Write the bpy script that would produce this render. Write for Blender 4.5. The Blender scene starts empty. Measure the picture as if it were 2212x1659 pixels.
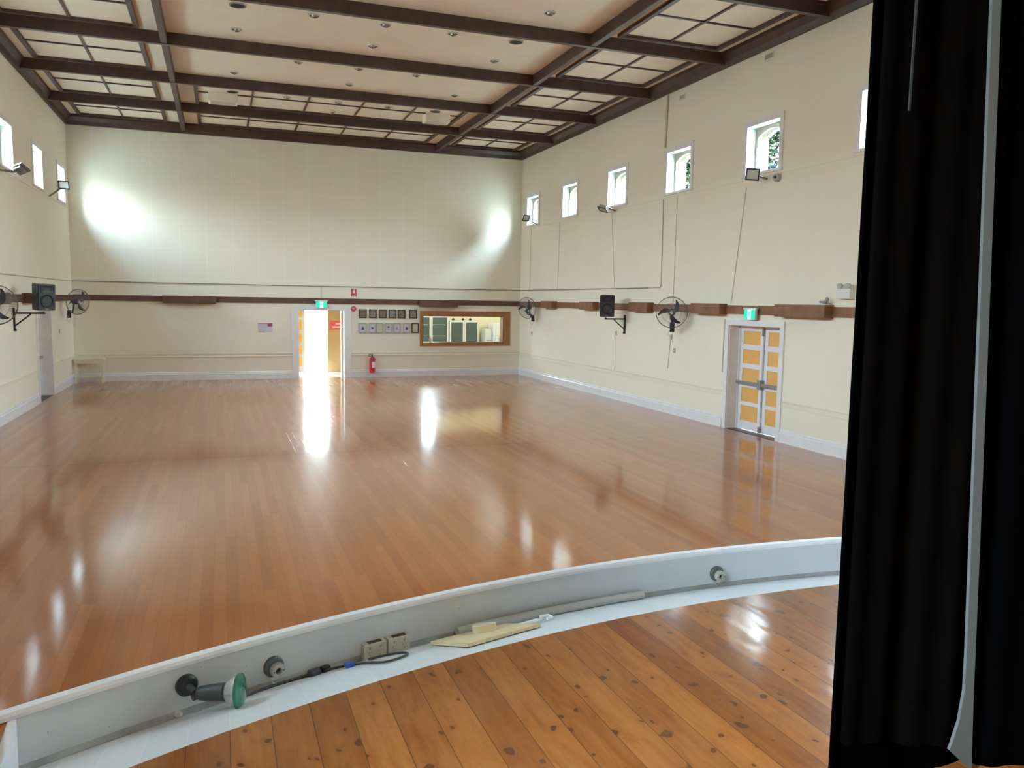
import bpy, bmesh, math, random
from mathutils import Vector, Matrix
PI = math.pi
rnd = random.Random(7)
sc = bpy.context.scene
COL = sc.collection

# ------------------------------------------------------------------ camera
cam_d = bpy.data.cameras.new('camera')
cam = bpy.data.objects.new('camera', cam_d)
COL.objects.link(cam)
YAW, PITCH, ROLL = 0.34729, -0.10254, 0.01556
cam_d.sensor_fit = 'HORIZONTAL'
cam_d.sensor_width = 36.0
cam_d.lens = 36.0 * 1740.75 / 2212.0
cam_d.clip_start = 0.05
cam_d.clip_end = 300
fw = Vector((math.sin(YAW) * math.cos(PITCH), math.cos(YAW) * math.cos(PITCH), math.sin(PITCH)))
rt = fw.cross(Vector((0, 0, 1))).normalized()
up = rt.cross(fw)
r2 = rt * math.cos(ROLL) + up * math.sin(ROLL)
u2 = -rt * math.sin(ROLL) + up * math.cos(ROLL)
cam.matrix_world = Matrix(((r2.x, u2.x, -fw.x, 0), (r2.y, u2.y, -fw.y, 0), (r2.z, u2.z, -fw.z, 2.434), (0, 0, 0, 1)))
sc.camera = cam

# ------------------------------------------------------------------ colour management, sky
sc.view_settings.view_transform = 'Standard'
sc.view_settings.look = 'None'
sc.view_settings.gamma = 1.0
sc.view_settings.use_curve_mapping = False
sc.view_settings.exposure = 2.22
SKY = 62.0
world = bpy.data.worlds.new('sky')
sc.world = world
world.use_nodes = True
wn = world.node_tree.nodes
wl = world.node_tree.links
wn.clear()
w_out = wn.new('ShaderNodeOutputWorld')
w_bg = wn.new('ShaderNodeBackground')
w_geo = wn.new('ShaderNodeNewGeometry')
w_sep = wn.new('ShaderNodeSeparateXYZ')
w_rmp = wn.new('ShaderNodeValToRGB')
wl.new(w_geo.outputs['Incoming'], w_sep.inputs[0])
w_m = wn.new('ShaderNodeMath'); w_m.operation = 'MULTIPLY'; w_m.inputs[1].default_value = -1
wl.new(w_sep.outputs['Z'], w_m.inputs[0])
wl.new(w_m.outputs[0], w_rmp.inputs[0])
w_rmp.color_ramp.elements[0].position = 0.0
w_rmp.color_ramp.elements[0].color = (0.80, 0.92, 1.0, 1)
w_rmp.color_ramp.elements[1].position = 0.7
w_rmp.color_ramp.elements[1].color = (0.56, 0.79, 1.0, 1)
wl.new(w_rmp.outputs[0], w_bg.inputs['Color'])
w_k = wn.new('ShaderNodeValToRGB')          # overcast: brighter overhead than at the horizon
for e_, (p_, v_) in zip([w_k.color_ramp.elements[0], w_k.color_ramp.elements[1], w_k.color_ramp.elements.new(0.35)], ((0.0, 0.16), (0.7, 1.0), (0.30, 0.72))):
    e_.position = p_; e_.color = (v_, v_, v_, 1)
wl.new(w_m.outputs[0], w_k.inputs[0])
w_s = wn.new('ShaderNodeMath'); w_s.operation = 'MULTIPLY'; w_s.inputs[1].default_value = SKY
wl.new(w_k.outputs[0], w_s.inputs[0]); wl.new(w_s.outputs[0], w_bg.inputs['Strength'])
wl.new(w_bg.outputs[0], w_out.inputs[0])
try:
    sc.cycles.max_bounces = 14
    sc.cycles.diffuse_bounces = 10
    sc.cycles.glossy_bounces = 5
    sc.cycles.transparent_max_bounces = 16
    sc.cycles.sample_clamp_indirect = 4.0
    sc.cycles.use_denoising = True
    sc.cycles.caustics_reflective = False
    sc.cycles.caustics_refractive = False
except Exception:
    pass

# room numbers (metres)
L, R, D, H = -3.85, 9.354, 25.173, 7.0
CZ = 7.27            # ceiling plane
ZS = 0.95            # stage level
CX, CY, RS, RF = 2.75, -3.6, 6.957, 7.447   # curved apron: centre, stage edge radius, curb face radius
T = 0.40             # wall thickness
WY = [24.12 - 2.88 * k for k in range(8)]   # window centres along the side walls
WZ0, WZ1, WW = 4.85, 5.73, 0.96

def portal(name, loc, rot, sx, sy):
    d = bpy.data.lights.new(name, 'AREA')
    d.shape = 'RECTANGLE'; d.size = sx; d.size_y = sy
    d.cycles.is_portal = True
    o = bpy.data.objects.new(name, d); COL.objects.link(o)
    o.location = loc; o.rotation_euler = rot
for wy in WY:
    portal('window_portal', (R + T + 0.03, wy, 5.29), (0, PI / 2, 0), 0.88, 0.96)
    portal('window_portal', (L - T - 0.03, wy, 5.29), (0, -PI / 2, 0), 0.88, 0.96)
portal('stage_fill_portal', (L - T - .03, -0.2, 3.7), (0, -PI / 2, 0), 1.8, 1.4)  # daylight through the added opening that brightens the stage
portal('door_portal', (2.9, 27.25, 1.1), (-PI / 2, 0, 0), 1.4, 2.2)

# ------------------------------------------------------------------ mesh helpers
def nb():
    return bmesh.new()

def box(bm, c, s, bev=0.0, M=None):
    """box centred at c, full size s"""
    m = Matrix.Translation(c) @ Matrix.Diagonal((s[0], s[1], s[2], 1))
    if M is not None: m = M @ m
    r = bmesh.ops.create_cube(bm, size=1.0, matrix=m)
    if bev > 0:
        es = {e for v in r['verts'] for e in v.link_edges}
        bmesh.ops.bevel(bm, geom=list(es), offset=bev, segments=2, affect='EDGES', profile=0.7)

def bx(bm, x0, x1, y0, y1, z0, z1, bev=0.0):
    box(bm, ((x0 + x1) / 2, (y0 + y1) / 2, (z0 + z1) / 2), (abs(x1 - x0), abs(y1 - y0), abs(z1 - z0)), bev)

def frame_m(a, b):
    a = Vector(a); b = Vector(b); z = (b - a).normalized()
    x = z.orthogonal().normalized(); y = z.cross(x)
    return Matrix(((x.x, y.x, z.x, a.x), (x.y, y.y, z.y, a.y), (x.z, y.z, z.z, a.z), (0, 0, 0, 1)))

def lathe(bm, prof, a=(0, 0, 0), b=(0, 0, 1), n=24, close=True):
    """prof: list of (radius, height) turned round the axis a->b (heights in metres from a)"""
    M = frame_m(a, b); rings = []
    for r, h in prof:
        if r < 1e-6:
            rings.append([bm.verts.new(M @ Vector((0, 0, h)))])
        else:
            rings.append([bm.verts.new(M @ Vector((r * math.cos(2 * PI * i / n), r * math.sin(2 * PI * i / n), h))) for i in range(n)])
    for p, q in zip(rings, rings[1:]):
        for i in range(n):
            j = (i + 1) % n
            if len(p) == 1 and len(q) == 1: continue
            if len(p) == 1: bm.faces.new((p[0], q[j], q[i]))
            elif len(q) == 1: bm.faces.new((p[i], p[j], q[0]))
            else: bm.faces.new((p[i], p[j], q[j], q[i]))
    if close:
        if len(rings[0]) > 1: bm.faces.new(rings[0][::-1])
        if len(rings[-1]) > 1: bm.faces.new(rings[-1])

def cyl(bm, a, b, r, r2=None, n=16):
    h = (Vector(b) - Vector(a)).length
    lathe(bm, [(r, 0), (r if r2 is None else r2, h)], a, b, n)

def tube(bm, pts, r, n=8, closed=False):
    pts = [Vector(p) for p in pts]; k = len(pts); rings = []
    prev = None
    for i, p in enumerate(pts):
        if closed: t = (pts[(i + 1) % k] - pts[i - 1]).normalized()
        else: t = (pts[min(i + 1, k - 1)] - pts[max(i - 1, 0)]).normalized()
        if prev is None: x = t.orthogonal().normalized()
        else:
            x = prev - t * prev.dot(t)
            x = x.normalized() if x.length > 1e-6 else t.orthogonal().normalized()
        prev = x; y = t.cross(x)
        rr = r[i] if isinstance(r, (list, tuple)) else r
        rings.append([bm.verts.new(p + (x * math.cos(2 * PI * j / n) + y * math.sin(2 * PI * j / n)) * rr) for j in range(n)])
    rg = range(k) if closed else range(k - 1)
    for i in rg:
        p, q = rings[i], rings[(i + 1) % k]
        for j in range(n):
            bm.faces.new((p[j], p[(j + 1) % n], q[(j + 1) % n], q[j]))
    if not closed:
        bm.faces.new(rings[0][::-1]); bm.faces.new(rings[-1])

def prism(bm, pts, vec):
    """polygon pts (3d) pushed along vec"""
    vec = Vector(vec)
    a = [bm.verts.new(Vector(p)) for p in pts]
    b = [bm.verts.new(Vector(p) + vec) for p in pts]
    n = len(a)
    bm.faces.new(a[::-1]); bm.faces.new(b)
    for i in range(n):
        bm.faces.new((a[i], a[(i + 1) % n], b[(i + 1) % n], b[i]))

def ring_prism(bm, outer, inner, vec):
    """outer and inner loops of equal length; solid between them pushed along vec"""
    vec = Vector(vec); n = len(outer)
    o = [bm.verts.new(Vector(p)) for p in outer]; i_ = [bm.verts.new(Vector(p)) for p in inner]
    O = [bm.verts.new(Vector(p) + vec) for p in outer]; I = [bm.verts.new(Vector(p) + vec) for p in inner]
    for k in range(n):
        j = (k + 1) % n
        bm.faces.new((o[k], o[j], i_[j], i_[k])); bm.faces.new((O[j], O[k], I[k], I[j]))
        bm.faces.new((o[j], o[k], O[k], O[j])); bm.faces.new((i_[k], i_[j], I[j], I[k]))

def obj(name, bm, m, parent=None, smooth=False, loc=None, rot=None, ang=35):
    bmesh.ops.recalc_face_normals(bm, faces=bm.faces[:])
    me = bpy.data.meshes.new(name)
    bm.to_mesh(me); bm.free()
    me.materials.append(m)
    if smooth:
        for p in me.polygons: p.use_smooth = True
        me.set_sharp_from_angle(angle=math.radians(ang))
    o = bpy.data.objects.new(name, me); COL.objects.link(o)
    if parent is not None: o.parent = parent
    if loc is not None: o.location = loc
    if rot is not None: o.rotation_euler = rot
    return o

def thing(name, label, cat, loc=(0, 0, 0), rot=(0, 0, 0), group=None):
    o = bpy.data.objects.new(name, None); COL.objects.link(o)
    o.empty_display_size = 0.1
    o.location = loc; o.rotation_euler = rot
    o['label'] = label; o['category'] = cat
    if group: o['group'] = group
    return o

def tag(o, label, cat, group=None, kind=None):
    o['label'] = label; o['category'] = cat
    if group: o['group'] = group
    if kind: o['kind'] = kind
    return o

def struct(name, bm, m, smooth=False):
    o = obj(name, bm, m, None, smooth)
    o['kind'] = 'structure'
    return o

def sroot(name, loc=(0, 0, 0), rot=(0, 0, 0)):
    o = bpy.data.objects.new(name, None); COL.objects.link(o)
    o.location = loc; o.rotation_euler = rot; o['kind'] = 'structure'
    return o

def dup(root, loc, rot=None, label=None, name=None):
    r = root.copy(); COL.objects.link(r); r.location = loc
    if rot is not None: r.rotation_euler = rot
    if label: r['label'] = label
    if name: r.name = name
    for ch in list(root.children):
        c = ch.copy(); COL.objects.link(c); c.parent = r
        for g in list(ch.children):
            d = g.copy(); COL.objects.link(d); d.parent = c
    return r

# ------------------------------------------------------------------ materials
def mat(name, col, rough=0.6, metal=0.0, spec=0.5, emit=None, es=0.0, var=0.0, vscale=3.0, bump=0.0, bscale=40.0, coat=0.0, trans=0.0):
    m = bpy.data.materials.new(name); m.use_nodes = True
    nt = m.node_tree; b = nt.nodes['Principled BSDF']
    b.inputs['Base Color'].default_value = (*col, 1)
    b.inputs['Roughness'].default_value = rough
    b.inputs['Metallic'].default_value = metal
    b.inputs['Specular IOR Level'].default_value = spec
    b.inputs['Coat Weight'].default_value = coat
    b.inputs['Transmission Weight'].default_value = trans
    if emit:
        b.inputs['Emission Color'].default_value = (*emit, 1)
        b.inputs['Emission Strength'].default_value = es
    g = nt.nodes.new('ShaderNodeNewGeometry')
    if var > 0:
        n = nt.nodes.new('ShaderNodeTexNoise'); n.inputs['Scale'].default_value = vscale; n.inputs['Detail'].default_value = 4
        nt.links.new(g.outputs['Position'], n.inputs['Vector'])
        r = nt.nodes.new('ShaderNodeValToRGB')
        r.color_ramp.elements[0].color = (*[c * (1 - var) for c in col], 1)
        r.color_ramp.elements[1].color = (*[min(1, c * (1 + var)) for c in col], 1)
        r.color_ramp.elements[0].position = 0.3; r.color_ramp.elements[1].position = 0.7
        nt.links.new(n.outputs[0], r.inputs[0]); nt.links.new(r.outputs[0], b.inputs['Base Color'])
    if bump > 0:
        n2 = nt.nodes.new('ShaderNodeTexNoise'); n2.inputs['Scale'].default_value = bscale
        nt.links.new(g.outputs['Position'], n2.inputs['Vector'])
        bp = nt.nodes.new('ShaderNodeBump'); bp.inputs['Strength'].default_value = bump; bp.inputs['Distance'].default_value = 0.01
        nt.links.new(n2.outputs[0], bp.inputs['Height']); nt.links.new(bp.outputs[0], b.inputs['Normal'])
    return m

class NT:
    """small helper for longer node trees"""
    def __init__(s, m): s.nt = m.node_tree
    def n(s, t, **k):
        x = s.nt.nodes.new(t)
        for a, v in k.items(): setattr(x, a, v)
        return x
    def l(s, a, b): s.nt.links.new(a, b)
    def math(s, op, a, b=None, c=None):
        x = s.n('ShaderNodeMath', operation=op)
        for i, v in enumerate((a, b, c)):
            if v is None: continue
            if isinstance(v, (int, float)): x.inputs[i].default_value = v
            else: s.l(v, x.inputs[i])
        return x.outputs[0]
    def comb(s, a, b, c=0.0):
        x = s.n('ShaderNodeCombineXYZ')
        for i, v in enumerate((a, b, c)):
            if isinstance(v, (int, float)): x.inputs[i].default_value = v
            else: s.l(v, x.inputs[i])
        return x.outputs[0]
    def mix(s, f, a, b, mode='MIX'):
        x = s.n('ShaderNodeMix', data_type='RGBA', blend_type=mode)
        for i, v in ((0, f), (6, a), (7, b)):
            if isinstance(v, (int, float)): x.inputs[i].default_value = v
            elif isinstance(v, tuple): x.inputs[i].default_value = (*v, 1)
            else: s.l(v, x.inputs[i])
        return x.outputs[2]
    def ramp(s, f, stops):
        x = s.n('ShaderNodeValToRGB'); cr = x.color_ramp
        while len(cr.elements) < len(stops): cr.elements.new(0.5)
        for e, (p, c) in zip(cr.elements, stops):
            e.position = p; e.color = (*c, 1)
        s.l(f, x.inputs[0]); return x.outputs[0]

def boards(name, cols, width, length, knots=0.0, gap=(0.05, 0.02, 0.01), gapw=0.004, rough=0.3, coat=0.8, coatr=0.07, wave=0.12, seam=None, grain=0.35, tonevar=1.0, gapbump=0.6, mottle=0.0):
    m = bpy.data.materials.new(name); m.use_nodes = True
    t = NT(m); b = m.node_tree.nodes['Principled BSDF']
    g = t.n('ShaderNodeNewGeometry'); sp = t.n('ShaderNodeSeparateXYZ'); t.l(g.outputs['Position'], sp.inputs[0])
    X, Y = sp.outputs['X'], sp.outputs['Y']
    u = t.math('DIVIDE', X, width); bi = t.math('FLOOR', u); fx = t.math('FRACT', u)
    wn1 = t.n('ShaderNodeTexWhiteNoise', noise_dimensions='1D'); t.l(bi, wn1.inputs['W'])
    v = t.math('ADD', t.math('DIVIDE', Y, length), t.math('MULTIPLY', wn1.outputs['Value'], 7.31))
    bj = t.math('FLOOR', v); fy = t.math('FRACT', v)
    wn2 = t.n('ShaderNodeTexWhiteNoise', noise_dimensions='2D'); t.l(t.comb(bi, bj), wn2.inputs['Vector'])
    tone = wn2.outputs['Value']
    off = t.math('MULTIPLY', tone, 37.0)
    # grain
    ns = t.n('ShaderNodeTexNoise'); ns.inputs['Scale'].default_value = 1.0; ns.inputs['Detail'].default_value = 5; ns.inputs['Roughness'].default_value = 0.6
    t.l(t.comb(t.math('MULTIPLY', X, 38.0), t.math('ADD', t.math('MULTIPLY', Y, 1.6), off), off), ns.inputs['Vector'])
    tt = t.math('ADD', t.math('MULTIPLY', tone, 0.75 * tonevar), t.math('MULTIPLY', t.math('SUBTRACT', ns.outputs[0], 0.5), grain * 1.6))
    tt = t.math('ADD', tt, 0.12 + 0.375 * (1 - tonevar))
    colr = t.ramp(tt, cols)
    # broad wear
    nb_ = t.n('ShaderNodeTexNoise'); nb_.inputs['Scale'].default_value = 0.7; nb_.inputs['Detail'].default_value = 3
    t.l(g.outputs['Position'], nb_.inputs['Vector'])
    colr = t.mix(t.math('MULTIPLY', nb_.outputs[0], 0.25), colr, (0.75, 0.75, 0.75), 'MULTIPLY')
    if mottle > 0:
        nm = t.n('ShaderNodeTexNoise'); nm.inputs['Scale'].default_value = 1.0; nm.inputs['Detail'].default_value = 6; nm.inputs['Roughness'].default_value = 0.65; nm.inputs['Distortion'].default_value = 0.8
        t.l(t.comb(t.math('MULTIPLY', X, 14.0), t.math('ADD', t.math('MULTIPLY', Y, 3.2), off), off), nm.inputs['Vector'])
        colr = t.mix(t.ramp(nm.outputs[0], [(0.45, (0, 0, 0)), (0.72, (0.65, 0.65, 0.65))]), colr, t.mix(1.0, colr, (0.62, 0.42, 0.30), 'MULTIPLY'))
    if knots > 0:
        wob = t.n('ShaderNodeTexNoise'); wob.inputs['Scale'].default_value = 9.0
        t.l(g.outputs['Position'], wob.inputs['Vector'])
        for sc_, rad, th, kc in ((6.0, 0.10, 0.58, (0.012, 0.004, 0.002)), (13.0, 0.11, 0.80, (0.035, 0.010, 0.004))):
            vo = t.n('ShaderNodeTexVoronoi', voronoi_dimensions='2D'); vo.inputs['Scale'].default_value = 1.0
            vx = t.math('ADD', t.math('MULTIPLY', X, sc_), t.math('MULTIPLY', wob.outputs[0], 0.8))
            vy = t.math('ADD', t.math('MULTIPLY', Y, sc_ * 0.72), t.math('MULTIPLY', tone, 13.0))
            t.l(t.comb(vx, vy), vo.inputs['Vector'])
            cs = t.n('ShaderNodeSeparateColor'); t.l(vo.outputs['Color'], cs.inputs[0])
            on = t.math('GREATER_THAN', cs.outputs[0], th)
            size = t.math('MULTIPLY', t.math('ADD', cs.outputs[1], 0.45), rad)
            k = t.math('SUBTRACT', 1.0, t.math('SMOOTH_MIN', t.math('DIVIDE', vo.outputs['Distance'], size), 1.0, 0.15))
            k = t.math('MULTIPLY', t.math('MINIMUM', t.math('MULTIPLY', k, 3.0), 1.0), on)
            colr = t.mix(t.math('MULTIPLY', t.math('MAXIMUM', k, 0.0), knots), colr, kc)
            halo = t.math('SUBTRACT', 1.0, t.math('MINIMUM', t.math('DIVIDE', vo.outputs['Distance'], t.math('MULTIPLY', size, 3.2)), 1.0))
            colr = t.mix(t.math('MULTIPLY', t.math('MULTIPLY', halo, on), 0.5 * knots), colr, (0.22, 0.07, 0.02))
    # joints
    g1 = t.math('LESS_THAN', fx, gapw / width)
    g2 = t.math('LESS_THAN', fy, gapw / length)
    gp = t.math('MAXIMUM', g1, g2)
    colr = t.mix(t.math('MULTIPLY', gp, 0.7 if knots > 0 else 0.4), colr, gap)
    if seam is not None:
        ds = t.math('ABSOLUTE', t.math('SUBTRACT', Y, seam))
        colr = t.mix(t.math('MULTIPLY', t.math('LESS_THAN', ds, 0.02), 0.35), colr, gap)
    t.l(colr, b.inputs['Base Color'])
    b.inputs['Roughness'].default_value = rough
    b.inputs['Coat Weight'].default_value = coat
    b.inputs['Coat Roughness'].default_value = coatr
    b.inputs['Coat IOR'].default_value = 1.5
    bn = t.n('ShaderNodeTexNoise'); bn.inputs['Scale'].default_value = 1.0; bn.inputs['Detail'].default_value = 2
    t.l(t.comb(t.math('MULTIPLY', X, 7.0), t.math('MULTIPLY', Y, 1.6), t.math('MULTIPLY', tone, 5.0)), bn.inputs['Vector'])
    hgt = t.math('SUBTRACT', bn.outputs[0], t.math('MULTIPLY', gp, gapbump))
    bp = t.n('ShaderNodeBump'); bp.inputs['Strength'].default_value = wave; bp.inputs['Distance'].default_value = 0.004
    t.l(hgt, bp.inputs['Height']); t.l(bp.outputs[0], b.inputs['Normal']); t.l(bp.outputs[0], b.inputs['Coat Normal'])
    b.inputs['Specular IOR Level'].default_value = 0.04
    return m

def wallmat(name, col, sheet=None, rough=0.55, axis='X'):
    """painted wall; sheet=(w,h) gives faint sheet joints"""
    m = bpy.data.materials.new(name); m.use_nodes = True
    t = NT(m); b = m.node_tree.nodes['Principled BSDF']
    g = t.n('ShaderNodeNewGeometry'); sp = t.n('ShaderNodeSeparateXYZ'); t.l(g.outputs['Position'], sp.inputs[0])
    n = t.n('ShaderNodeTexNoise'); n.inputs['Scale'].default_value = 0.9; n.inputs['Detail'].default_value = 4
    t.l(g.outputs['Position'], n.inputs['Vector'])
    c = t.mix(n.outputs[0], tuple(x * 0.95 for x in col), tuple(min(1, x * 1.04) for x in col))
    if sheet:
        fx = t.math('FRACT', t.math('DIVIDE', t.math('ADD', sp.outputs[axis], 0.35), sheet[0]))
        fz = t.math('FRACT', t.math('DIVIDE', t.math('SUBTRACT', sp.outputs['Z'], 2.9), sheet[1]))
        ln = t.math('MAXIMUM', t.math('LESS_THAN', fx, 0.03 / sheet[0]), t.math('LESS_THAN', fz, 0.03 / sheet[1]))
        ln = t.math('MULTIPLY', ln, t.math('GREATER_THAN', sp.outputs['Z'], 2.85))
        c = t.mix(t.math('MULTIPLY', ln, 0.30), c, (0.92, 0.90, 0.84))
    t.l(c, b.inputs['Base Color'])
    b.inputs['Roughness'].default_value = 0.85
    b.inputs['Specular IOR Level'].default_value = 0.12
    return m

CREAM = (0.84, 0.81, 0.69)
M_wall = wallmat('wall_paint', CREAM)
M_wallback = wallmat('back_wall_sheets', CREAM, sheet=(0.72, 0.86))
M_trim = mat('white_gloss', (0.80, 0.81, 0.84), 0.35, var=0.03, vscale=6)
M_rail = mat('cream_rail', (0.80, 0.76, 0.62), 0.5)
M_ceil = mat('ceiling_board', (0.86, 0.79, 0.66), 0.75, var=0.03, vscale=2)
M_beam = mat('dark_stained_timber', (0.060, 0.026, 0.018), 0.45, var=0.25, vscale=5)
M_band = mat('brown_timber_band', (0.23, 0.105, 0.052), 0.45, var=0.25, vscale=4)
M_hatch = mat('orange_timber', (0.34, 0.15, 0.055), 0.4, var=0.15, vscale=7)
M_floor = boards('hall_floor_boards', [(0.0, (0.24, 0.070, 0.018)), (0.35, (0.37, 0.120, 0.033)), (0.65, (0.44, 0.150, 0.043)), (1.0, (0.53, 0.21, 0.066))],
                 0.098, 3.1, gapw=0.002, rough=0.32, coat=0.9, coatr=0.09, wave=0.17, gapbump=0.1, seam=12.85, grain=0.22, tonevar=0.45)
M_stage = boards('stage_pine_boards', [(0.0, (0.13, 0.034, 0.008)), (0.35, (0.25, 0.080, 0.017)), (0.7, (0.36, 0.130, 0.030)), (1.0, (0.44, 0.18, 0.045))],
                 0.138, 4.2, knots=1.0, gapw=0.0035, rough=0.3, coat=0.9, coatr=0.11, wave=0.5, mottle=1.0, grain=0.30, tonevar=0.7)
M_paint = boards('white_painted_boards', [(0.0, (0.68, 0.72, 0.75)), (1.0, (0.76, 0.80, 0.83))], 0.138, 9.0, gap=(0.85, 0.87, 0.88), gapw=0.004,
                 rough=0.4, coat=0.15, coatr=0.2, wave=0.1, grain=0.1)
def dirty(name, col):
    m = bpy.data.materials.new(name); m.use_nodes = True
    t = NT(m); b = m.node_tree.nodes['Principled BSDF']
    g = t.n('ShaderNodeNewGeometry')
    n = t.n('ShaderNodeTexNoise'); n.inputs['Scale'].default_value = 2.5; n.inputs['Detail'].default_value = 6
    n2 = t.n('ShaderNodeTexNoise'); n2.inputs['Scale'].default_value = 45; n2.inputs['Detail'].default_value = 3
    t.l(g.outputs['Position'], n.inputs['Vector']); t.l(g.outputs['Position'], n2.inputs['Vector'])
    c = t.ramp(n.outputs[0], [(0.3, tuple(x * 0.86 for x in col)), (0.7, col)])
    sk = t.math('GREATER_THAN', n2.outputs[0], 0.74)
    c = t.mix(t.math('MULTIPLY', sk, 0.5), c, (0.12, 0.11, 0.10))
    t.l(c, b.inputs['Base Color']); b.inputs['Roughness'].default_value = 0.5
    return m
M_curb = dirty('scuffed_white_paint', (0.64, 0.68, 0.71))
M_cap = mat('white_cap_paint', (0.84, 0.87, 0.92), 0.4, var=0.03, vscale=25)
M_black = mat('black_plastic', (0.016, 0.018, 0.020), 0.45)
M_charcoal = mat('charcoal_plastic', (0.045, 0.050, 0.058), 0.4)
M_curtain = mat('black_velour', (0.0020, 0.0017, 0.0015), 1.0, spec=0.0)
M_curtain2 = mat('black_velour_deep', (0.0008, 0.0008, 0.0009), 1.0, spec=0.0)
M_strip = mat('pale_grey_webbing', (0.085, 0.10, 0.10), 0.7)
M_dark = mat('dark_stage_paint', (0.03, 0.028, 0.026), 0.8)
M_green = mat('green_lamp_glass', (0.0, 0.16, 0.085), 0.15, coat=0.6)
M_silver = mat('silvered_lamp', (0.75, 0.77, 0.78), 0.22, metal=0.75)
M_grey = mat('grey_metal', (0.28, 0.28, 0.29), 0.4, metal=0.3)
M_white = mat('white_plastic', (0.74, 0.75, 0.74), 0.4)
M_cream = mat('aged_cream_plastic', (0.52, 0.50, 0.42), 0.45, var=0.1, vscale=30)
M_porc = mat('grey_porcelain', (0.42, 0.42, 0.39), 0.5, var=0.15, vscale=40)
M_cord = mat('dark_cord', (0.07, 0.065, 0.08), 0.6)
M_blue = mat('blue_clip', (0.03, 0.11, 0.50), 0.4)
M_ply = mat('pale_fibreboard', (0.66, 0.54, 0.33), 0.6, var=0.05, vscale=12)
M_plyedge = mat('fibreboard_edge', (0.36, 0.26, 0.14), 0.7)
M_tape = mat('masking_tape', (0.75, 0.66, 0.42), 0.55)
M_pipe = mat('grey_white_pvc', (0.46, 0.47, 0.45), 0.4, var=0.05, vscale=10)
M_red = mat('fire_red', (0.55, 0.02, 0.03), 0.3, coat=0.3)
M_signred = mat('sign_red', (0.62, 0.06, 0.08), 0.5)
M_orange = mat('orange_panel', (0.78, 0.44, 0.13), 0.5, var=0.03, vscale=5)
M_door = mat('door_white', (0.80, 0.81, 0.84), 0.4)
M_fan = mat('fan_black_plastic', (0.03, 0.033, 0.040), 0.35)
M_guard = mat('fan_guard_wire', (0.18, 0.18, 0.19), 0.4, metal=0.5)
M_chrome = mat('fan_hub', (0.6, 0.6, 0.62), 0.25, metal=0.7)
M_pic_dark = mat('dark_picture_frame', (0.04, 0.035, 0.032), 0.5)
M_pic_lt = mat('silver_picture_frame', (0.42, 0.41, 0.42), 0.4)
M_lilac = mat('lilac_paper', (0.62, 0.60, 0.72), 0.7)
M_pap_brown = mat('brown_print', (0.22, 0.17, 0.12), 0.6, var=0.25, vscale=20)
M_pap_grey = mat('grey_print', (0.27, 0.27, 0.24), 0.6, var=0.25, vscale=20)
M_pap_white = mat('pale_mount', (0.62, 0.61, 0.68), 0.6)
M_pap_cream = mat('cream_mount', (0.58, 0.56, 0.42), 0.6)
M_ink = mat('dark_print', (0.08, 0.085, 0.11), 0.7)
M_exitgreen = mat('exit_green', (0.0, 0.35, 0.22), 0.4, emit=(0.0, 0.75, 0.42), es=0.22)
M_exitwhite = mat('exit_lit_white', (0.8, 0.9, 0.95), 0.4, emit=(0.55, 0.85, 1.0), es=0.30)
M_teal = mat('teal_cabinet_glass', (0.085, 0.12, 0.105), 0.2, spec=0.5)
M_kwall = mat('kitchen_wall', (0.80, 0.77, 0.58), 0.6)
M_fridge = mat('fridge_white', (0.82, 0.86, 0.86), 0.3)
M_vest = mat('yellow_render', (0.42, 0.29, 0.14), 0.6)
M_concrete = mat('pale_concrete', (0.62, 0.61, 0.58), 0.8, var=0.06, vscale=3)
M_lino = mat('grey_lino', (0.66, 0.66, 0.72), 0.15, coat=0.5)
M_bark = mat('bark', (0.05, 0.04, 0.035), 0.9)
M_flood = mat('flood_alu', (0.24, 0.22, 0.20), 0.4, metal=0.4)
M_floodglass = mat('flood_reflector', (0.52, 0.52, 0.46), 0.3, metal=0.2)
M_duct = mat('painted_metal_duct', (0.60, 0.57, 0.46), 0.45)
M_conduit = mat('grey_conduit', (0.30, 0.29, 0.27), 0.5)
M_conduit_cream = mat('cream_conduit', (0.58, 0.55, 0.44), 0.5)
M_vent = mat('vent_cream', (0.50, 0.47, 0.37), 0.6)
M_dl = mat('downlight_rim', (0.62, 0.58, 0.50), 0.35)
M_dlin = mat('downlight_reflector', (0.30, 0.27, 0.22), 0.25, metal=0.5)
M_dlblack = mat('dark_recess', (0.012, 0.011, 0.010), 0.7)

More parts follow.
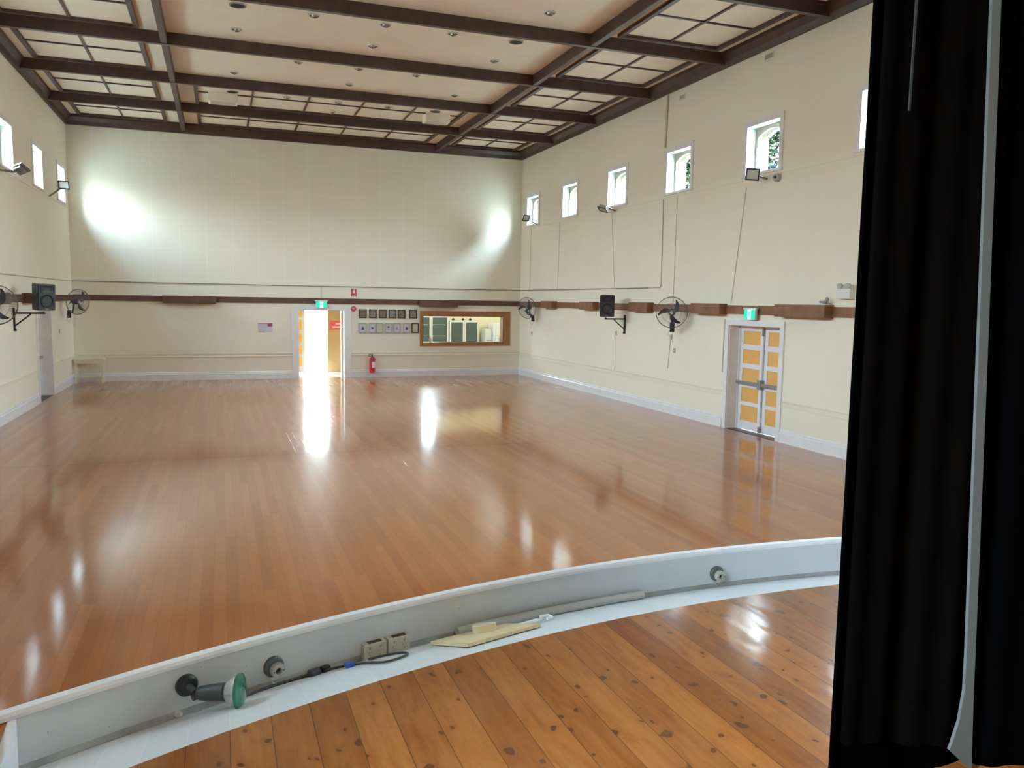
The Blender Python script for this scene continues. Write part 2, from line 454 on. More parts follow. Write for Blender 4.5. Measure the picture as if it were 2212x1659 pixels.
def glassmat():
    m = bpy.data.materials.new('window_glass'); m.use_nodes = True
    nt = m.node_tree; nt.nodes.clear()
    o = nt.nodes.new('ShaderNodeOutputMaterial'); mx = nt.nodes.new('ShaderNodeMixShader')
    tr = nt.nodes.new('ShaderNodeBsdfTransparent'); gl = nt.nodes.new('ShaderNodeBsdfGlossy')
    tr.inputs[0].default_value = (0.95, 0.97, 0.96, 1); gl.inputs['Roughness'].default_value = 0.02
    mx.inputs[0].default_value = 0.06
    nt.links.new(tr.outputs[0], mx.inputs[1]); nt.links.new(gl.outputs[0], mx.inputs[2]); nt.links.new(mx.outputs[0], o.inputs[0])
    return m
M_glass = glassmat()
def frostmat():
    m = bpy.data.materials.new('obscured_glass'); m.use_nodes = True
    nt = m.node_tree; nt.nodes.clear()
    o = nt.nodes.new('ShaderNodeOutputMaterial'); mx = nt.nodes.new('ShaderNodeMixShader')
    tr = nt.nodes.new('ShaderNodeBsdfTransparent'); gl = nt.nodes.new('ShaderNodeBsdfTranslucent')
    tr.inputs[0].default_value = (0.95, 0.97, 0.96, 1); gl.inputs[0].default_value = (0.85, 0.88, 0.86, 1)
    mx.inputs[0].default_value = 0.08
    nt.links.new(tr.outputs[0], mx.inputs[1]); nt.links.new(gl.outputs[0], mx.inputs[2]); nt.links.new(mx.outputs[0], o.inputs[0])
    return m
M_frost = frostmat()

def leafmat():
    m = bpy.data.materials.new('leaf'); m.use_nodes = True
    nt = m.node_tree; nt.nodes.clear()
    o = nt.nodes.new('ShaderNodeOutputMaterial'); mx = nt.nodes.new('ShaderNodeMixShader')
    d = nt.nodes.new('ShaderNodeBsdfDiffuse'); t = nt.nodes.new('ShaderNodeBsdfTranslucent')
    g = nt.nodes.new('ShaderNodeNewGeometry'); n = nt.nodes.new('ShaderNodeTexNoise'); n.inputs['Scale'].default_value = 1.6
    r = nt.nodes.new('ShaderNodeValToRGB')
    r.color_ramp.elements[0].position = 0.42; r.color_ramp.elements[0].color = (0.0030, 0.0045, 0.0070, 1)
    r.color_ramp.elements[1].position = 0.62; r.color_ramp.elements[1].color = (0.010, 0.014, 0.005, 1)
    nt.links.new(g.outputs['Position'], n.inputs['Vector']); nt.links.new(n.outputs[0], r.inputs[0])
    nt.links.new(r.outputs[0], d.inputs[0]); nt.links.new(r.outputs[0], t.inputs[0])
    mx.inputs[0].default_value = 0.3
    nt.links.new(d.outputs[0], mx.inputs[1]); nt.links.new(t.outputs[0], mx.inputs[2]); nt.links.new(mx.outputs[0], o.inputs[0])
    return m
M_leaf = leafmat()

# ------------------------------------------------------------------ walls with openings
def wall(name, plane, w0, w1, u0, u1, z0, z1, holes, m):
    """plane 'X': wall normal along x between w0..w1, u = y.  plane 'Y': normal along y, u = x. holes: (u0,u1,z0,z1)"""
    us = sorted({u0, u1, *[h[0] for h in holes], *[h[1] for h in holes]})
    zs = sorted({z0, z1, *[h[2] for h in holes], *[h[3] for h in holes]})
    def hole(i, j):
        a = (us[i] + us[i + 1]) / 2; c = (zs[j] + zs[j + 1]) / 2
        return any(h[0] < a < h[1] and h[2] < c < h[3] for h in holes)
    bm = nb(); V = {}
    def v(i, j, s):
        k = (i, j, s)
        if k not in V:
            w = w0 if s == 0 else w1
            V[k] = bm.verts.new((w, us[i], zs[j]) if plane == 'X' else (us[i], w, zs[j]))
        return V[k]
    ni, nj = len(us) - 1, len(zs) - 1
    solid = lambda i, j: 0 <= i < ni and 0 <= j < nj and not hole(i, j)
    for i in range(ni):
        for j in range(nj):
            if not solid(i, j): continue
            for s in (0, 1):
                bm.faces.new((v(i, j, s), v(i + 1, j, s), v(i + 1, j + 1, s), v(i, j + 1, s)))
            if not solid(i - 1, j): bm.faces.new((v(i, j, 0), v(i, j + 1, 0), v(i, j + 1, 1), v(i, j, 1)))
            if not solid(i + 1, j): bm.faces.new((v(i + 1, j, 0), v(i + 1, j + 1, 0), v(i + 1, j + 1, 1), v(i + 1, j, 1)))
            if not solid(i, j - 1): bm.faces.new((v(i, j, 0), v(i + 1, j, 0), v(i + 1, j, 1), v(i, j, 1)))
            if not solid(i, j + 1): bm.faces.new((v(i, j + 1, 0), v(i + 1, j + 1, 0), v(i + 1, j + 1, 1), v(i, j + 1, 1)))
    return struct(name, bm, m)

winh = [(wy - WW / 2, wy + WW / 2, WZ0, WZ1) for wy in WY]
stage_fill = [(-0.9, 0.5, 2.8, 4.6)]     # unseen opening, added to light the stage and curb
RD0, RD1, DZ = 11.84, 13.40, 2.05      # right-hand exit door opening
LD0, LD1 = 20.45, 21.98                # left-hand exit door opening
BD0, BD1, BDZ = 2.20, 3.60, 2.08       # back doorway
HX0, HX1, HZ0, HZ1 = 6.06, 8.78, 1.06, 1.93   # serving hatch
wall('wall_right', 'X', R, R + T, -6.0, D + 0.3, 0, 7.6, winh + [(RD0, RD1, 0, DZ)], M_wall)
wall('wall_left', 'X', L, L - T, -6.0, D + 0.3, 0, 7.6, winh + [(LD0, LD1, 0, DZ)] + stage_fill, M_wall)
wall('wall_back', 'Y', D, D + 0.3, L, R, 0, 7.6, [(BD0, BD1, 0, BDZ), (HX0, HX1, HZ0, HZ1)], M_wallback)

bm = nb(); bx(bm, L - T, R + T, 1.2, D + 0.01, -0.1, 0.0); struct('floor', bm, M_floor)
bm = nb(); bx(bm, L - T, R + T, 1.0, D + 0.4, CZ, CZ + 0.1); struct('ceiling', bm, M_ceil)
# proscenium and the dark stage house behind it
wall('wall_proscenium', 'Y', 1.20, 1.50, L, R, 0, 7.6, [(-1.6, 7.1, 0, 5.2)], M_wall)
bm = nb(); bx(bm, L, R, -6.3, -6.0, 0, 7.6); struct('wall_stage_rear', bm, M_wall)
bm = nb(); bx(bm, L, R, -6.0, 1.2, 5.6, 5.7); struct('ceiling_stage', bm, M_ceil)

# ------------------------------------------------------------------ ceiling timberwork
tn = [0]
def trim(bm, m, smooth=False):
    tn[0] += 1
    return struct('trim_%d' % tn[0], bm, m, smooth)
BY = [5.20 + 0.0, 8.07, 10.95, 13.82, 16.70, 19.57, 22.44]      # cross beams
LX = [-0.88, 6.47]
BZ = 7.05
for y in BY + [2.33]:
    bm = nb(); bx(bm, L, R, y, y + 0.10, BZ, CZ, 0.006); trim(bm, M_beam)
for x in LX:
    bm = nb(); bx(bm, x - 0.055, x + 0.055, 1.5, D, BZ + 0.01, CZ, 0.006); trim(bm, M_beam)
def cornice(pts):
    """pts: profile polygon at the start; extruded"""
    pass
bm = nb(); prism(bm, [(R, 1.5, 7.0), (R - 0.05, 1.5, 7.0), (R - 0.08, 1.5, 7.10), (R - 0.16, 1.5, 7.20), (R - 0.16, 1.5, CZ), (R, 1.5, CZ)], (0, D - 1.5, 0)); trim(bm, M_beam)
bm = nb(); prism(bm, [(L, 1.5, 7.0), (L + 0.05, 1.5, 7.0), (L + 0.08, 1.5, 7.10), (L + 0.16, 1.5, 7.20), (L + 0.16, 1.5, CZ), (L, 1.5, CZ)], (0, D - 1.5, 0)); trim(bm, M_beam)
bm = nb(); prism(bm, [(L + .01, D, 7.0), (L + .01, D - 0.05, 7.0), (L + .01, D - 0.08, 7.10), (L + .01, D - 0.16, 7.20), (L + .01, D - 0.16, CZ), (L + .01, D, CZ)], (R - L - .02, 0, 0)); trim(bm, M_beam)

def panel_frame(x0, x1, y0, y1, nx, ny):
    bm = nb(); w = 0.085; z0 = CZ - 0.055
    ring_prism(bm, [(x0, y0, z0), (x1, y0, z0), (x1, y1, z0), (x0, y1, z0)],
               [(x0 + w, y0 + w, z0), (x1 - w, y0 + w, z0), (x1 - w, y1 - w, z0), (x0 + w, y1 - w, z0)], (0, 0, 0.055))
    for i in range(1, nx):
        x = x0 + (x1 - x0) * i / nx
        bx(bm, x - 0.022, x + 0.022, y0 + w - .01, y1 - w + .01, CZ - 0.025, CZ)
    for j in range(1, ny):
        y = y0 + (y1 - y0) * j / ny
        bx(bm, x0 + w - .01, x1 - w + .01, y - 0.022, y + 0.022, CZ - 0.024, CZ)
    trim(bm, M_beam)
ys = [2.33] + BY + [D - 0.12]
for y0, y1 in zip(ys, ys[1:]):
    a, b = y0 + 0.15 + 0.19, y1 - 0.17
    panel_frame(LX[1] + 0.40, R - 0.36, a, b, 2, 2)
    panel_frame(L + 0.36, LX[0] - 0.40, a, b, 2, 2)
for y0, y1 in ((BY[5], BY[6]), (BY[6], D - 0.12)):
    panel_frame(LX[0] + 0.40, LX[1] - 0.40, y0 + 0.34, y1 - 0.17, 5, 2)

# ------------------------------------------------------------------ skirting, rails, bands
def base_x(name, x, d, segs):     # along a side wall, d = +1 right wall, -1 left wall
    for k, (a, b) in enumerate(segs):
        bm = nb()
        prism(bm, [(x, a, 0), (x - d * 0.03, a, 0), (x - d * 0.03, a, 0.17), (x - d * 0.018, a, 0.19), (x - d * 0.018, a, 0.215), (x, a, 0.235)], (0, b - a, 0))
        bx(bm, x, x - d * 0.036, a, b, 0.0, 0.03)
        struct(name if k == 0 else name + '_%d' % (k + 1), bm, M_trim)
def base_y(name, segs):
    for k, (a, b) in enumerate(segs):
        bm = nb(); y = D
        prism(bm, [(a, y, 0), (a, y - 0.03, 0), (a, y - 0.03, 0.17), (a, y - 0.018, 0.19), (a, y - 0.018, 0.215), (a, y, 0.235)], (b - a, 0, 0))
        bx(bm, a, b, y, y - 0.036, 0.0, 0.03)
        struct(name if k == 0 else name + '_%d' % (k + 1), bm, M_trim)
base_x('baseboard_right', R, 1, [(1.5, 11.75), (13.52, D)])
base_x('baseboard_left', L, -1, [(1.5, 20.35), (22.08, D)])
base_y('baseboard_back', [(L + .03, 2.02), (3.78, R - .03)])
def rail_profile(bm, o, dx, dy, z0, z1, ln):
    """two-bead chair rail"""
    n = Vector((dx, dy, 0))
    P = [(0, z0), (0.022, z0), (0.022, z0 + 0.02), (0.012, z0 + 0.028), (0.012, z1 - 0.028), (0.022, z1 - 0.02), (0.022, z1), (0, z1)]
    prism(bm, [Vector(o) + n * p + Vector((0, 0, q)) for p, q in P], ln)
for (x, d, segs) in ((R, -1, [(1.5, 11.75), (13.52, D)]), (L, 1, [(1.5, 20.35), (22.08, D)])):
    for a, b in segs:
        bm = nb(); rail_profile(bm, (x, a, 0), d, 0, 0.63, 0.745, (0, b - a, 0)); trim(bm, M_rail)
for a, b in ((L + .02, 2.02), (3.78, R - .02)):
    bm = nb(); rail_profile(bm, (a, D, 0), 0, -1, 0.67, 0.775, (b - a, 0, 0)); trim(bm, M_rail)
# thin bead under the windows
for x, d in ((R, -1), (L, 1)):
    bm = nb(); bx(bm, x, x + d * 0.012, 1.5, D, 4.755, 4.785); trim(bm, M_wall)
# brown timber band round the hall and its box casings
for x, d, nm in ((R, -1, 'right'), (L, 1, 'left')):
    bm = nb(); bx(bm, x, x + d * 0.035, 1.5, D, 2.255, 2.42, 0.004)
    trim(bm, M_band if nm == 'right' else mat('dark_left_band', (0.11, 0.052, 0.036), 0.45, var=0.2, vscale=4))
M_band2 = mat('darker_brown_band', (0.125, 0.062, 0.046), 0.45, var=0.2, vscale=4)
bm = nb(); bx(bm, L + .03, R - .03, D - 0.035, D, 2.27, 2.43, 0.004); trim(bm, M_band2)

def casing(loc, rot, ln, label):
    bm = nb()
    d = 0.19
    pts = [(0, -ln / 2, 0), (d, -ln / 2, 0), (d, ln / 2 - 0.0, 0), (0, ln / 2, 0)]
    prism(bm, pts, (0, 0, 0.215))
    bmesh.ops.bevel(bm, geom=bm.edges[:], offset=0.005, segments=1, affect='EDGES')
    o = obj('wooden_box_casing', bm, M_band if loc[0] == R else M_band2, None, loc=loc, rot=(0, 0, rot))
    return tag(o, label, 'casing', 'brown timber box casings on the wall band')
rows = ['nearest the black curtain, past the twin spotlight', 'between the exit door and the large fan', 'between the large fan and the black loudspeaker', 'between the black loudspeaker and the small fan', 'behind the small corner fan']
for (y0, y1), t in zip(((10.57, 11.83), (13.50, 14.53), (16.36, 17.25), (19.22, 20.06), (22.02, 22.89)), rows):
    casing((R, (y0 + y1) / 2, 2.235), PI, y1 - y0, 'brown box casing on right wall band, ' + t)
casing((-0.83, D, 2.225), -PI / 2, 1.43, 'brown timber box casing on back wall band, left of the open doorway')
casing((6.55, D, 2.205), -PI / 2, 1.23, 'brown timber box casing on back wall band, above the serving hatch')
casing((L, 19.6, 2.235), 0, 0.9, 'brown timber box casing on left wall band behind the loudspeaker')
casing((L, 16.9, 2.235), 0, 0.9, 'brown timber box casing on left wall band beside the cut-off fan')

# ------------------------------------------------------------------ windows
def make_window():
    w = sroot('window_1')
    # local: +x outward, wall face at x=0
    h0, h1, hw = WZ0 - 5.29, WZ1 - 5.29, WW / 2
    bm = nb(); c = 0.085
    ring_prism(bm, [(-0.025, -hw - c, h0 - .03), (-0.025, hw + c, h0 - .03), (-0.025, hw + c, h1 + c + .01), (-0.025, -hw - c, h1 + c + .01)],
               [(-0.025, -hw + .01, h0 + .01), (-0.025, hw - .01, h0 + .01), (-0.025, hw - .01, h1 - .01), (-0.025, -hw + .01, h1 - .01)], (0.025, 0, 0))
    obj('casing', bm, M_trim, w)
    bm = nb(); bx(bm, -0.045, 0.06, -hw - c - 0.02, hw + c + 0.02, h0 - 0.045, h0 - 0.005, 0.004)
    obj('sill', bm, M_trim, w)
    # painted lining of the deep reveal
    bm = nb()
    ring_prism(bm, [(0.0, -hw, h0), (0.0, hw, h0), (0.0, hw, h1), (0.0, -hw, h1)],
               [(0.0, -hw + .012, h0 + .012), (0.0, hw - .012, h0 + .012), (0.0, hw - .012, h1 - .012), (0.0, -hw + .012, h1 - .012)], (0.24, 0, 0))
    obj('reveal', bm, mat('reveal_paint', (0.58, 0.62, 0.60), 0.5), w)
    # sash
    def arch(hw_, zb, zs, rise, n=12):
        pts = [(-hw_, zb), (hw_, zb), (hw_, zs)]
        for i in range(1, n):
            a = -1 + 2 * i / n
            pts.append((-a * hw_, zs + rise * (1 - a * a)))
        pts.append((-hw_, zs)); return pts
    def rect_like(pts, hw_, zb, zt):
        out = []
        for (y, z) in pts:
            if z <= zb + 0.12 and abs(z - pts[0][1]) < 1e-6: out.append((math.copysign(hw_, y), zb))
            elif abs(abs(y) - abs(pts[0][0])) < 1e-6: out.append((math.copysign(hw_, y), zt))
            else: out.append((y / abs(pts[0][0]) * hw_, zt))
        return out
    A = arch(hw - 0.075, h0 + 0.065, h1 - 0.20, 0.12)
    B = rect_like(A, hw - 0.012, h0 + 0.012, h1 - 0.012)
    bm = nb(); ring_prism(bm, [(0.17, y, z) for y, z in B], [(0.17, y, z) for y, z in A], (0.045, 0, 0))
    obj('sash', bm, mat('sash_cream', (0.34, 0.31, 0.25), 0.45) if 'sash_cream' not in bpy.data.materials else bpy.data.materials['sash_cream'], w)
    bm = nb(); prism(bm, [(0.19, y, z) for y, z in A], (0.004, 0, 0)); obj('pane', bm, M_glass, w)
    bm = nb(); bx(bm, 0.155, 0.17, hw - 0.07, hw - 0.05, -0.05, 0.05, .003); obj('latch', bm, M_grey, w)
    A2 = arch(hw - 0.10, h0 + 0.02, h1 - 0.20, 0.12)
    B2 = rect_like(A2, hw + 0.0, h0, h1)
    bm = nb(); ring_prism(bm, [(0.32, y, z) for y, z in B2], [(0.32, y, z) for y, z in A2], (0.08, 0, 0))
    obj('arch_surround', bm, bpy.data.materials['sash_cream'], w)
    return w
w0 = make_window()
w0.location = (R, WY[0], 5.29)
k = 1
for i, wy in enumerate(WY):
    if i: k += 1; dup(w0, (R, wy, 5.29), (0, 0, 0), name='window_%d' % k)
for i, wy in enumerate(WY):
    k += 1
    wl_ = dup(w0, (L, wy, 5.29), (0, 0, PI), name='window_%d' % k)
    for c_ in wl_.children:
        if c_.name.startswith('pane'):
            if i == 0:
                frost_mesh = c_.data.copy(); frost_mesh.materials.clear(); frost_mesh.materials.append(M_frost)
            c_.data = frost_mesh

# ------------------------------------------------------------------ doors
def door_leaf(bm_w, w, h, th=0.04):
    """frame of a five-panel leaf; returns panel rectangles (x0,x1,z0,z1). local x 0..w, z 0..h, face at y=0 going to y=th"""
    fr = [(0.765, 0.915), (0.59, 0.73), (0.405, 0.54), (0.225, 0.36), (0.045, 0.175)]
    z = 0.0; rows_ = [(h * (1 - b), h * (1 - a)) for a, b in fr]
    sx = 0.15 * w
    bx(bm_w, 0, sx, 0, th, 0, h); bx(bm_w, w - sx, w, 0, th, 0, h)
    prev = 0.0
    for z0, z1 in rows_:
        bx(bm_w, sx, w - sx, 0, th, prev, z0); prev = z1
    bx(bm_w, sx, w - sx, 0, th, prev, h)
    return [(sx, w - sx, z0, z1) for z0, z1 in rows_]

def leaf_part(parent, name, w, h, loc, rot, seam_side=None):
    bm = nb(); rects = door_leaf(bm, w, h)
    o = obj(name, bm, M_door, parent, loc=loc, rot=(0, 0, rot))
    for r_ in rects:
        bm = nb(); bx(bm, r_[0], r_[1], 0.012, 0.028, r_[2], r_[3]); obj('panel', bm, M_orange, o)
    return o

def side_door(name, x, y0, y1, d):
    """d=+1 right wall (outward +x). Double exit door with deep reveal, casing, push bars"""
    root = sroot(name, (x, (y0 + y1) / 2, 0), (0, 0, 0 if d > 0 else PI))
    hw = (y1 - y0) / 2
    bm = nb(); c = 0.10
    prism(bm, [(-0.03, -hw - c, 0), (-0.03, -hw + .01, 0), (-0.03, -hw + .01, DZ - .01), (-0.03, hw - .01, DZ - .01), (-0.03, hw - .01, 0), (-0.03, hw + c, 0), (-0.03, hw + c, DZ + c), (-0.03, -hw - c, DZ + c)], (0.03, 0, 0))
    obj('casing', bm, M_trim, root)
    bm = nb()
    prism(bm, [(0.0, -hw, 0), (0.0, -hw + .02, 0), (0.0, -hw + .02, DZ - .02), (0.0, hw - .02, DZ - .02), (0.0, hw - .02, 0), (0.0, hw, 0), (0.0, hw, DZ), (0.0, -hw, DZ)], (0.38, 0, 0))
    obj('jamb', bm, M_trim, root)
    bm = nb(); bx(bm, 0.0, T, -hw, hw, -0.02, 0.006); obj('threshold', bm, M_beam, root)
    bm = nb(); bx(bm, 0.21, 0.24, -hw, -hw + .05, 0, DZ); bx(bm, 0.21, 0.24, hw - .05, hw, 0, DZ); bx(bm, 0.21, 0.24, -hw, hw, DZ - .06, DZ); obj('stop', bm, M_trim, root)
    lw = hw - 0.025
    # leaf local x -> world +y ; face (local y=0) -> looks to -x of the root
    l1 = leaf_part(root, 'door_leaf', lw, DZ - 0.04, (0.24, 0.003, 0.012), 0)
    l1.rotation_euler = (0, 0, PI / 2); l1.scale = (1, -1, 1)
    l2 = leaf_part(root, 'door_leaf', lw, DZ - 0.04, (0.24, -0.003 - lw, 0.012), 0)
    l2.rotation_euler = (0, 0, PI / 2); l2.scale = (1, -1, 1)
    bm = nb(); bx(bm, 0.222, 0.24, -0.02, 0.02, 0.012, DZ - .03, .004); obj('astragal', bm, mat('lilac_grey', (0.45, 0.45, 0.50), .4) if 'lilac_grey' not in bpy.data.materials else bpy.data.materials['lilac_grey'], root)
    for s in (-1, 1):
        bm = nb(); z = 0.93
        bx(bm, 0.165, 0.205, s * 0.04, s * (lw - 0.02), z - .035, z + .03, .006)
        bx(bm, 0.205, 0.24, s * (lw - 0.07), s * (lw - 0.02), z - .03, z + .025, .003)
        obj('push_bar', bm, M_grey, root)
    bm = nb(); bx(bm, 0.15, 0.24, -0.055, 0.055, 0.84, 1.02, .01); obj('latch_box', bm, M_grey, root)
    bm = nb(); bx(bm, 0.19, 0.222, -0.025, 0.02, DZ - .2, DZ - .03, .004); bx(bm, 0.19, 0.222, -0.03, 0.03, 0.015, 0.13, .004); obj('shoot_bolt', bm, M_grey, root)
    return root
side_door('door_1', R, RD0, RD1, 1)
side_door('door_2', L, LD0, LD1, -1)

# back doorway with its porch
root = sroot('door_3', (0, D, 0))
bm = nb(); c = 0.18
prism(bm, [(BD0 - c, -0.035, 0), (BD0 + .01, -0.035, 0), (BD0 + .01, -0.035, BDZ - .01), (BD1 - .01, -0.035, BDZ - .01), (BD1 - .01, -0.035, 0), (BD1 + c, -0.035, 0), (BD1 + c, -0.035, BDZ + 0.12), (BD0 - c, -0.035, BDZ + 0.12)], (0, 0.035, 0))
obj('casing', bm, M_trim, root)
bm = nb()
prism(bm, [(BD0, 0.0, 0), (BD0 + .02, 0.0, 0), (BD0 + .02, 0.0, BDZ - .02), (BD1 - .02, 0.0, BDZ - .02), (BD1 - .02, 0.0, 0), (BD1, 0.0, 0), (BD1, 0.0, BDZ), (BD0, 0.0, BDZ)], (0, 0.3, 0))
obj('jamb', bm, M_trim, root)
lf = leaf_part(root, 'door_leaf', 0.66, BDZ - .05, (BD1 - 0.03, 0.30, 0.012), math.radians(84))
# porch
bm = nb()
PY0, PY1 = D + 0.30, D + 1.85
bx(bm, 1.55, 1.65, PY0, PY1, 0, 2.6); bx(bm, 3.95, 4.05, PY0, PY1, 0, 2.6)
struct('wall_porch_side', bm, M_vest)
wall('wall_porch_front', 'Y', PY1, PY1 + 0.12, 1.55, 4.05, 0, 2.6, [(1.90, 3.30, 0, 2.2)], M_vest)
bm = nb(); bx(bm, 1.55, 4.05, PY0, PY1 + .12, 2.6, 2.7); struct('ceiling_porch', bm, M_kwall)
bm = nb(); bx(bm, 1.55, 4.05, D, PY1 + .12, -0.1, -0.002); struct('floor_porch', bm, M_lino)
pl = sroot('door_4', (1.90, PY1, 0))
leaf_part(pl, 'door_leaf', 0.68, 2.17, (0.0, 0.02, 0.012), 0.0)
# red lettered board inside the porch
sg = thing('red_notice_board', 'red notice with white lettering on the porch wall beyond the doorway', 'sign', (3.62, PY1, 1.55))
bm = nb(); bx(bm, -0.24, 0.24, -0.02, 0, -0.14, 0.14, .003); obj('board', bm, M_signred, sg)
bm = nb(); bx(bm, -0.06, 0.16, -0.024, -0.02, 0.03, 0.075); bx(bm, -0.17, 0.2, -0.024, -0.02, -0.08, -0.03); obj('lettering', bm, M_white, sg)

# ------------------------------------------------------------------ serving hatch and kitchen
root = sroot('window_17', (0, D, 0))
bm = nb(); o_ = 0.095
ring_prism(bm, [(HX0 - o_, -0.03, HZ0 - o_), (HX1 + 0.22, -0.03, HZ0 - o_), (HX1 + 0.22, -0.03, HZ1 + 0.15), (HX0 - o_, -0.03, HZ1 + 0.15)],
           [(HX0, -0.03, HZ0), (HX1, -0.03, HZ0), (HX1, -0.03, HZ1), (HX0, -0.03, HZ1)], (0, 0.03, 0))
obj('casing', bm, M_hatch, root)
bm = nb()
ring_prism(bm, [(HX0, 0, HZ0), (HX1, 0, HZ0), (HX1, 0, HZ1), (HX0, 0, HZ1)],
           [(HX0 + .02, 0, HZ0 + .02), (HX1 - .02, 0, HZ0 + .02), (HX1 - .02, 0, HZ1 - .02), (HX0 + .02, 0, HZ1 - .02)], (0, 0.3, 0))
obj('reveal', bm, M_hatch, root)
KY0, KY1 = D + 0.3, 28.55
wall('wall_kitchen_rear', 'Y', KY1, KY1 + .1, 4.9, 11.6, 0, 2.9, [(6.75, 7.30, 1.98, 2.60)], M_kwall)
kw = sroot('window_18', (7.025, KY1, 2.29))
bm = nb(); ring_prism(bm, [(-.31, -.02, -.34), (.31, -.02, -.34), (.31, -.02, .34), (-.31, -.02, .34)], [(-.25, -.02, -.28), (.25, -.02, -.28), (.25, -.02, .28), (-.25, -.02, .28)], (0, .05, 0)); obj('window_frame', bm, M_trim, kw)
bm = nb(); bx(bm, -.26, .26, .05, .054, -.29, .29); obj('pane', bm, M_glass, kw)
portal('kitchen_window_portal', (7.025, KY1 + .14, 2.29), (-PI / 2, 0, 0), .55, .62)
bm = nb(); bx(bm, 4.8, 4.9, KY0, KY1, 0, 2.9); struct('wall_kitchen_left', bm, M_kwall)
bm = nb(); bx(bm, 11.5, 11.6, KY0, KY1, 0, 2.9); struct('wall_kitchen_right', bm, M_kwall)
bm = nb(); bx(bm, 9.754, 11.6, KY0 - .1, KY0, 0, 2.9); struct('wall_kitchen_front', bm, M_kwall)
bm = nb(); bx(bm, 4.8, 11.6, KY0, KY1, 2.9, 3.0); struct('ceiling_kitchen', bm, M_ceil)
bm = nb(); bx(bm, 4.8, 11.6, KY0, KY1, -.1, -0.001); struct('floor_kitchen', bm, M_lino)
lt = thing('fluorescent_batten', 'lit fluorescent batten on the kitchen ceiling beyond the serving hatch', 'light', (7.0, 27.2, 2.9))
bm = nb(); bx(bm, -0.6, 0.6, -0.07, 0.07, -0.07, 0, .005); obj('body', bm, M_white, lt)
M_tube = mat('lit_tube', (1, 1, 1), .4, emit=(1.0, 0.98, 0.9), es=11)
bm = nb(); tube(bm, [(-0.57, -0.03, -0.09), (0.57, -0.03, -0.09)], 0.016); tube(bm, [(-0.57, 0.03, -0.09), (0.57, 0.03, -0.09)], 0.016); obj('tube', bm, M_tube, lt, True)
lt2 = dup(lt, (9.6, 27.0, 2.9), label='second fluorescent batten, above the kitchen fridge')

def glass_cabinet(x0, x1, h, label, shelves):
    r_ = thing('glass_door_cabinet', label, 'cabinet', (x0, 28.12, 0), group='tall white cabinets in the kitchen')
    w = x1 - x0
    bm = nb(); bx(bm, 0, 0.03, 0.02, 0.4, 0, h); bx(bm, w - .03, w, 0.02, 0.4, 0, h); bx(bm, 0, w, 0.02, 0.4, h - .03, h); bx(bm, 0, w, .02, .4, 0, .08); bx(bm, 0, w, 0.37, 0.4, 0, h)
    obj('body', bm, M_white, r_)
    for z in shelves:
        bm = nb(); bx(bm, 0.03, w - .03, 0.05, 0.37, z - .01, z + .01); obj('shelf', bm, M_white, r_)
    for i in range(2):
        a, b = i * w / 2 + .003, (i + 1) * w / 2 - .003
        bm = nb(); f = 0.055
        ring_prism(bm, [(a, 0, .08), (b, 0, .08), (b, 0, h), (a, 0, h)], [(a + f, 0, .14), (b - f, 0, .14), (b - f, 0, h - .06), (a + f, 0, h - .06)], (0, .02, 0))
        dd = obj('door', bm, M_white, r_)
        bm = nb(); bx(bm, a + f, b - f, .008, .012, .14, h - .06); obj('pane', bm, M_teal, dd)
        for z in shelves:
            bm = nb(); bx(bm, a + f + .01, b - f - .06, 0.002, 0.008, z - .008, z + .008); obj('shelf_edge', bm, M_white, dd)
glass_cabinet(6.42, 7.72, 1.87, 'taller white glass-door cabinet seen through left end of hatch', (1.15, 1.55))
glass_cabinet(7.76, 8.86, 1.70, 'lower white glass-door cabinet seen through middle of the hatch', ())
def jar(x, z, label, s=1.0):
    bm = nb(); lathe(bm, [(0.03 * s, 0), (0.055 * s, .03 * s), (0.05 * s, .06 * s), (0.02 * s, .075 * s), (0.02 * s, .09 * s)], (x, 28.35, z), (x, 28.35, z + 1), 12)
    tag(obj('small_black_pot', bm, M_black, None, True), label, 'pot', 'black pots on the kitchen cabinets')
jar(7.10, 1.87, 'small black pot on top of taller kitchen cabinet, left one')
jar(7.26, 1.87, 'small black pot on top of taller kitchen cabinet, right one')
jar(7.95, 1.70, 'small black pot on lower kitchen cabinet, left of three')
jar(8.32, 1.70, 'small black pot on lower kitchen cabinet, middle of three')
jar(8.60, 1.70, 'small black pot on lower kitchen cabinet, right of three')
fr = thing('fridge', 'white fridge with lilac sheet, at right end of kitchen hatch view', 'fridge', (9.30, 27.75, 0))
bm = nb(); bx(bm, 0, 0.75, 0, 0.65, 0.03, 1.63, .02); obj('body', bm, M_fridge, fr)
bm = nb(); bx(bm, 0, 0.75, -0.05, -0.002, 0.05, 1.15, .015); d_ = obj('door', bm, M_fridge, fr)
bm = nb(); bx(bm, 0.03, 0.06, -0.09, -0.05, 0.75, 1.1, .005); obj('handle', bm, M_white, d_)
bm = nb(); bx(bm, 0.0, 0.75, -0.05, -0.002, 1.17, 1.63, .015); obj('door', bm, M_fridge, fr)
bm = nb(); bx(bm, 0.28, 0.55, -0.060, -0.054, 0.8, 1.14); tag(obj('lilac_sheet', bm, M_lilac, None, loc=(9.30, 27.75, 0)), 'lilac sheet of paper stuck on the kitchen fridge door', 'paper')
ur = thing('white_appliance', 'low white kitchen appliance standing left of the fridge', 'appliance', (9.02, 27.85, 0))
bm = nb(); bx(bm, 0, 0.25, 0, 0.5, 0.02, 1.40, .02); obj('body', bm, M_white, ur)
bm = nb(); cyl(bm, (0.05, -0.03, 1.0), (0.22, -0.03, 1.0), .012); obj('handle', bm, M_grey, ur)
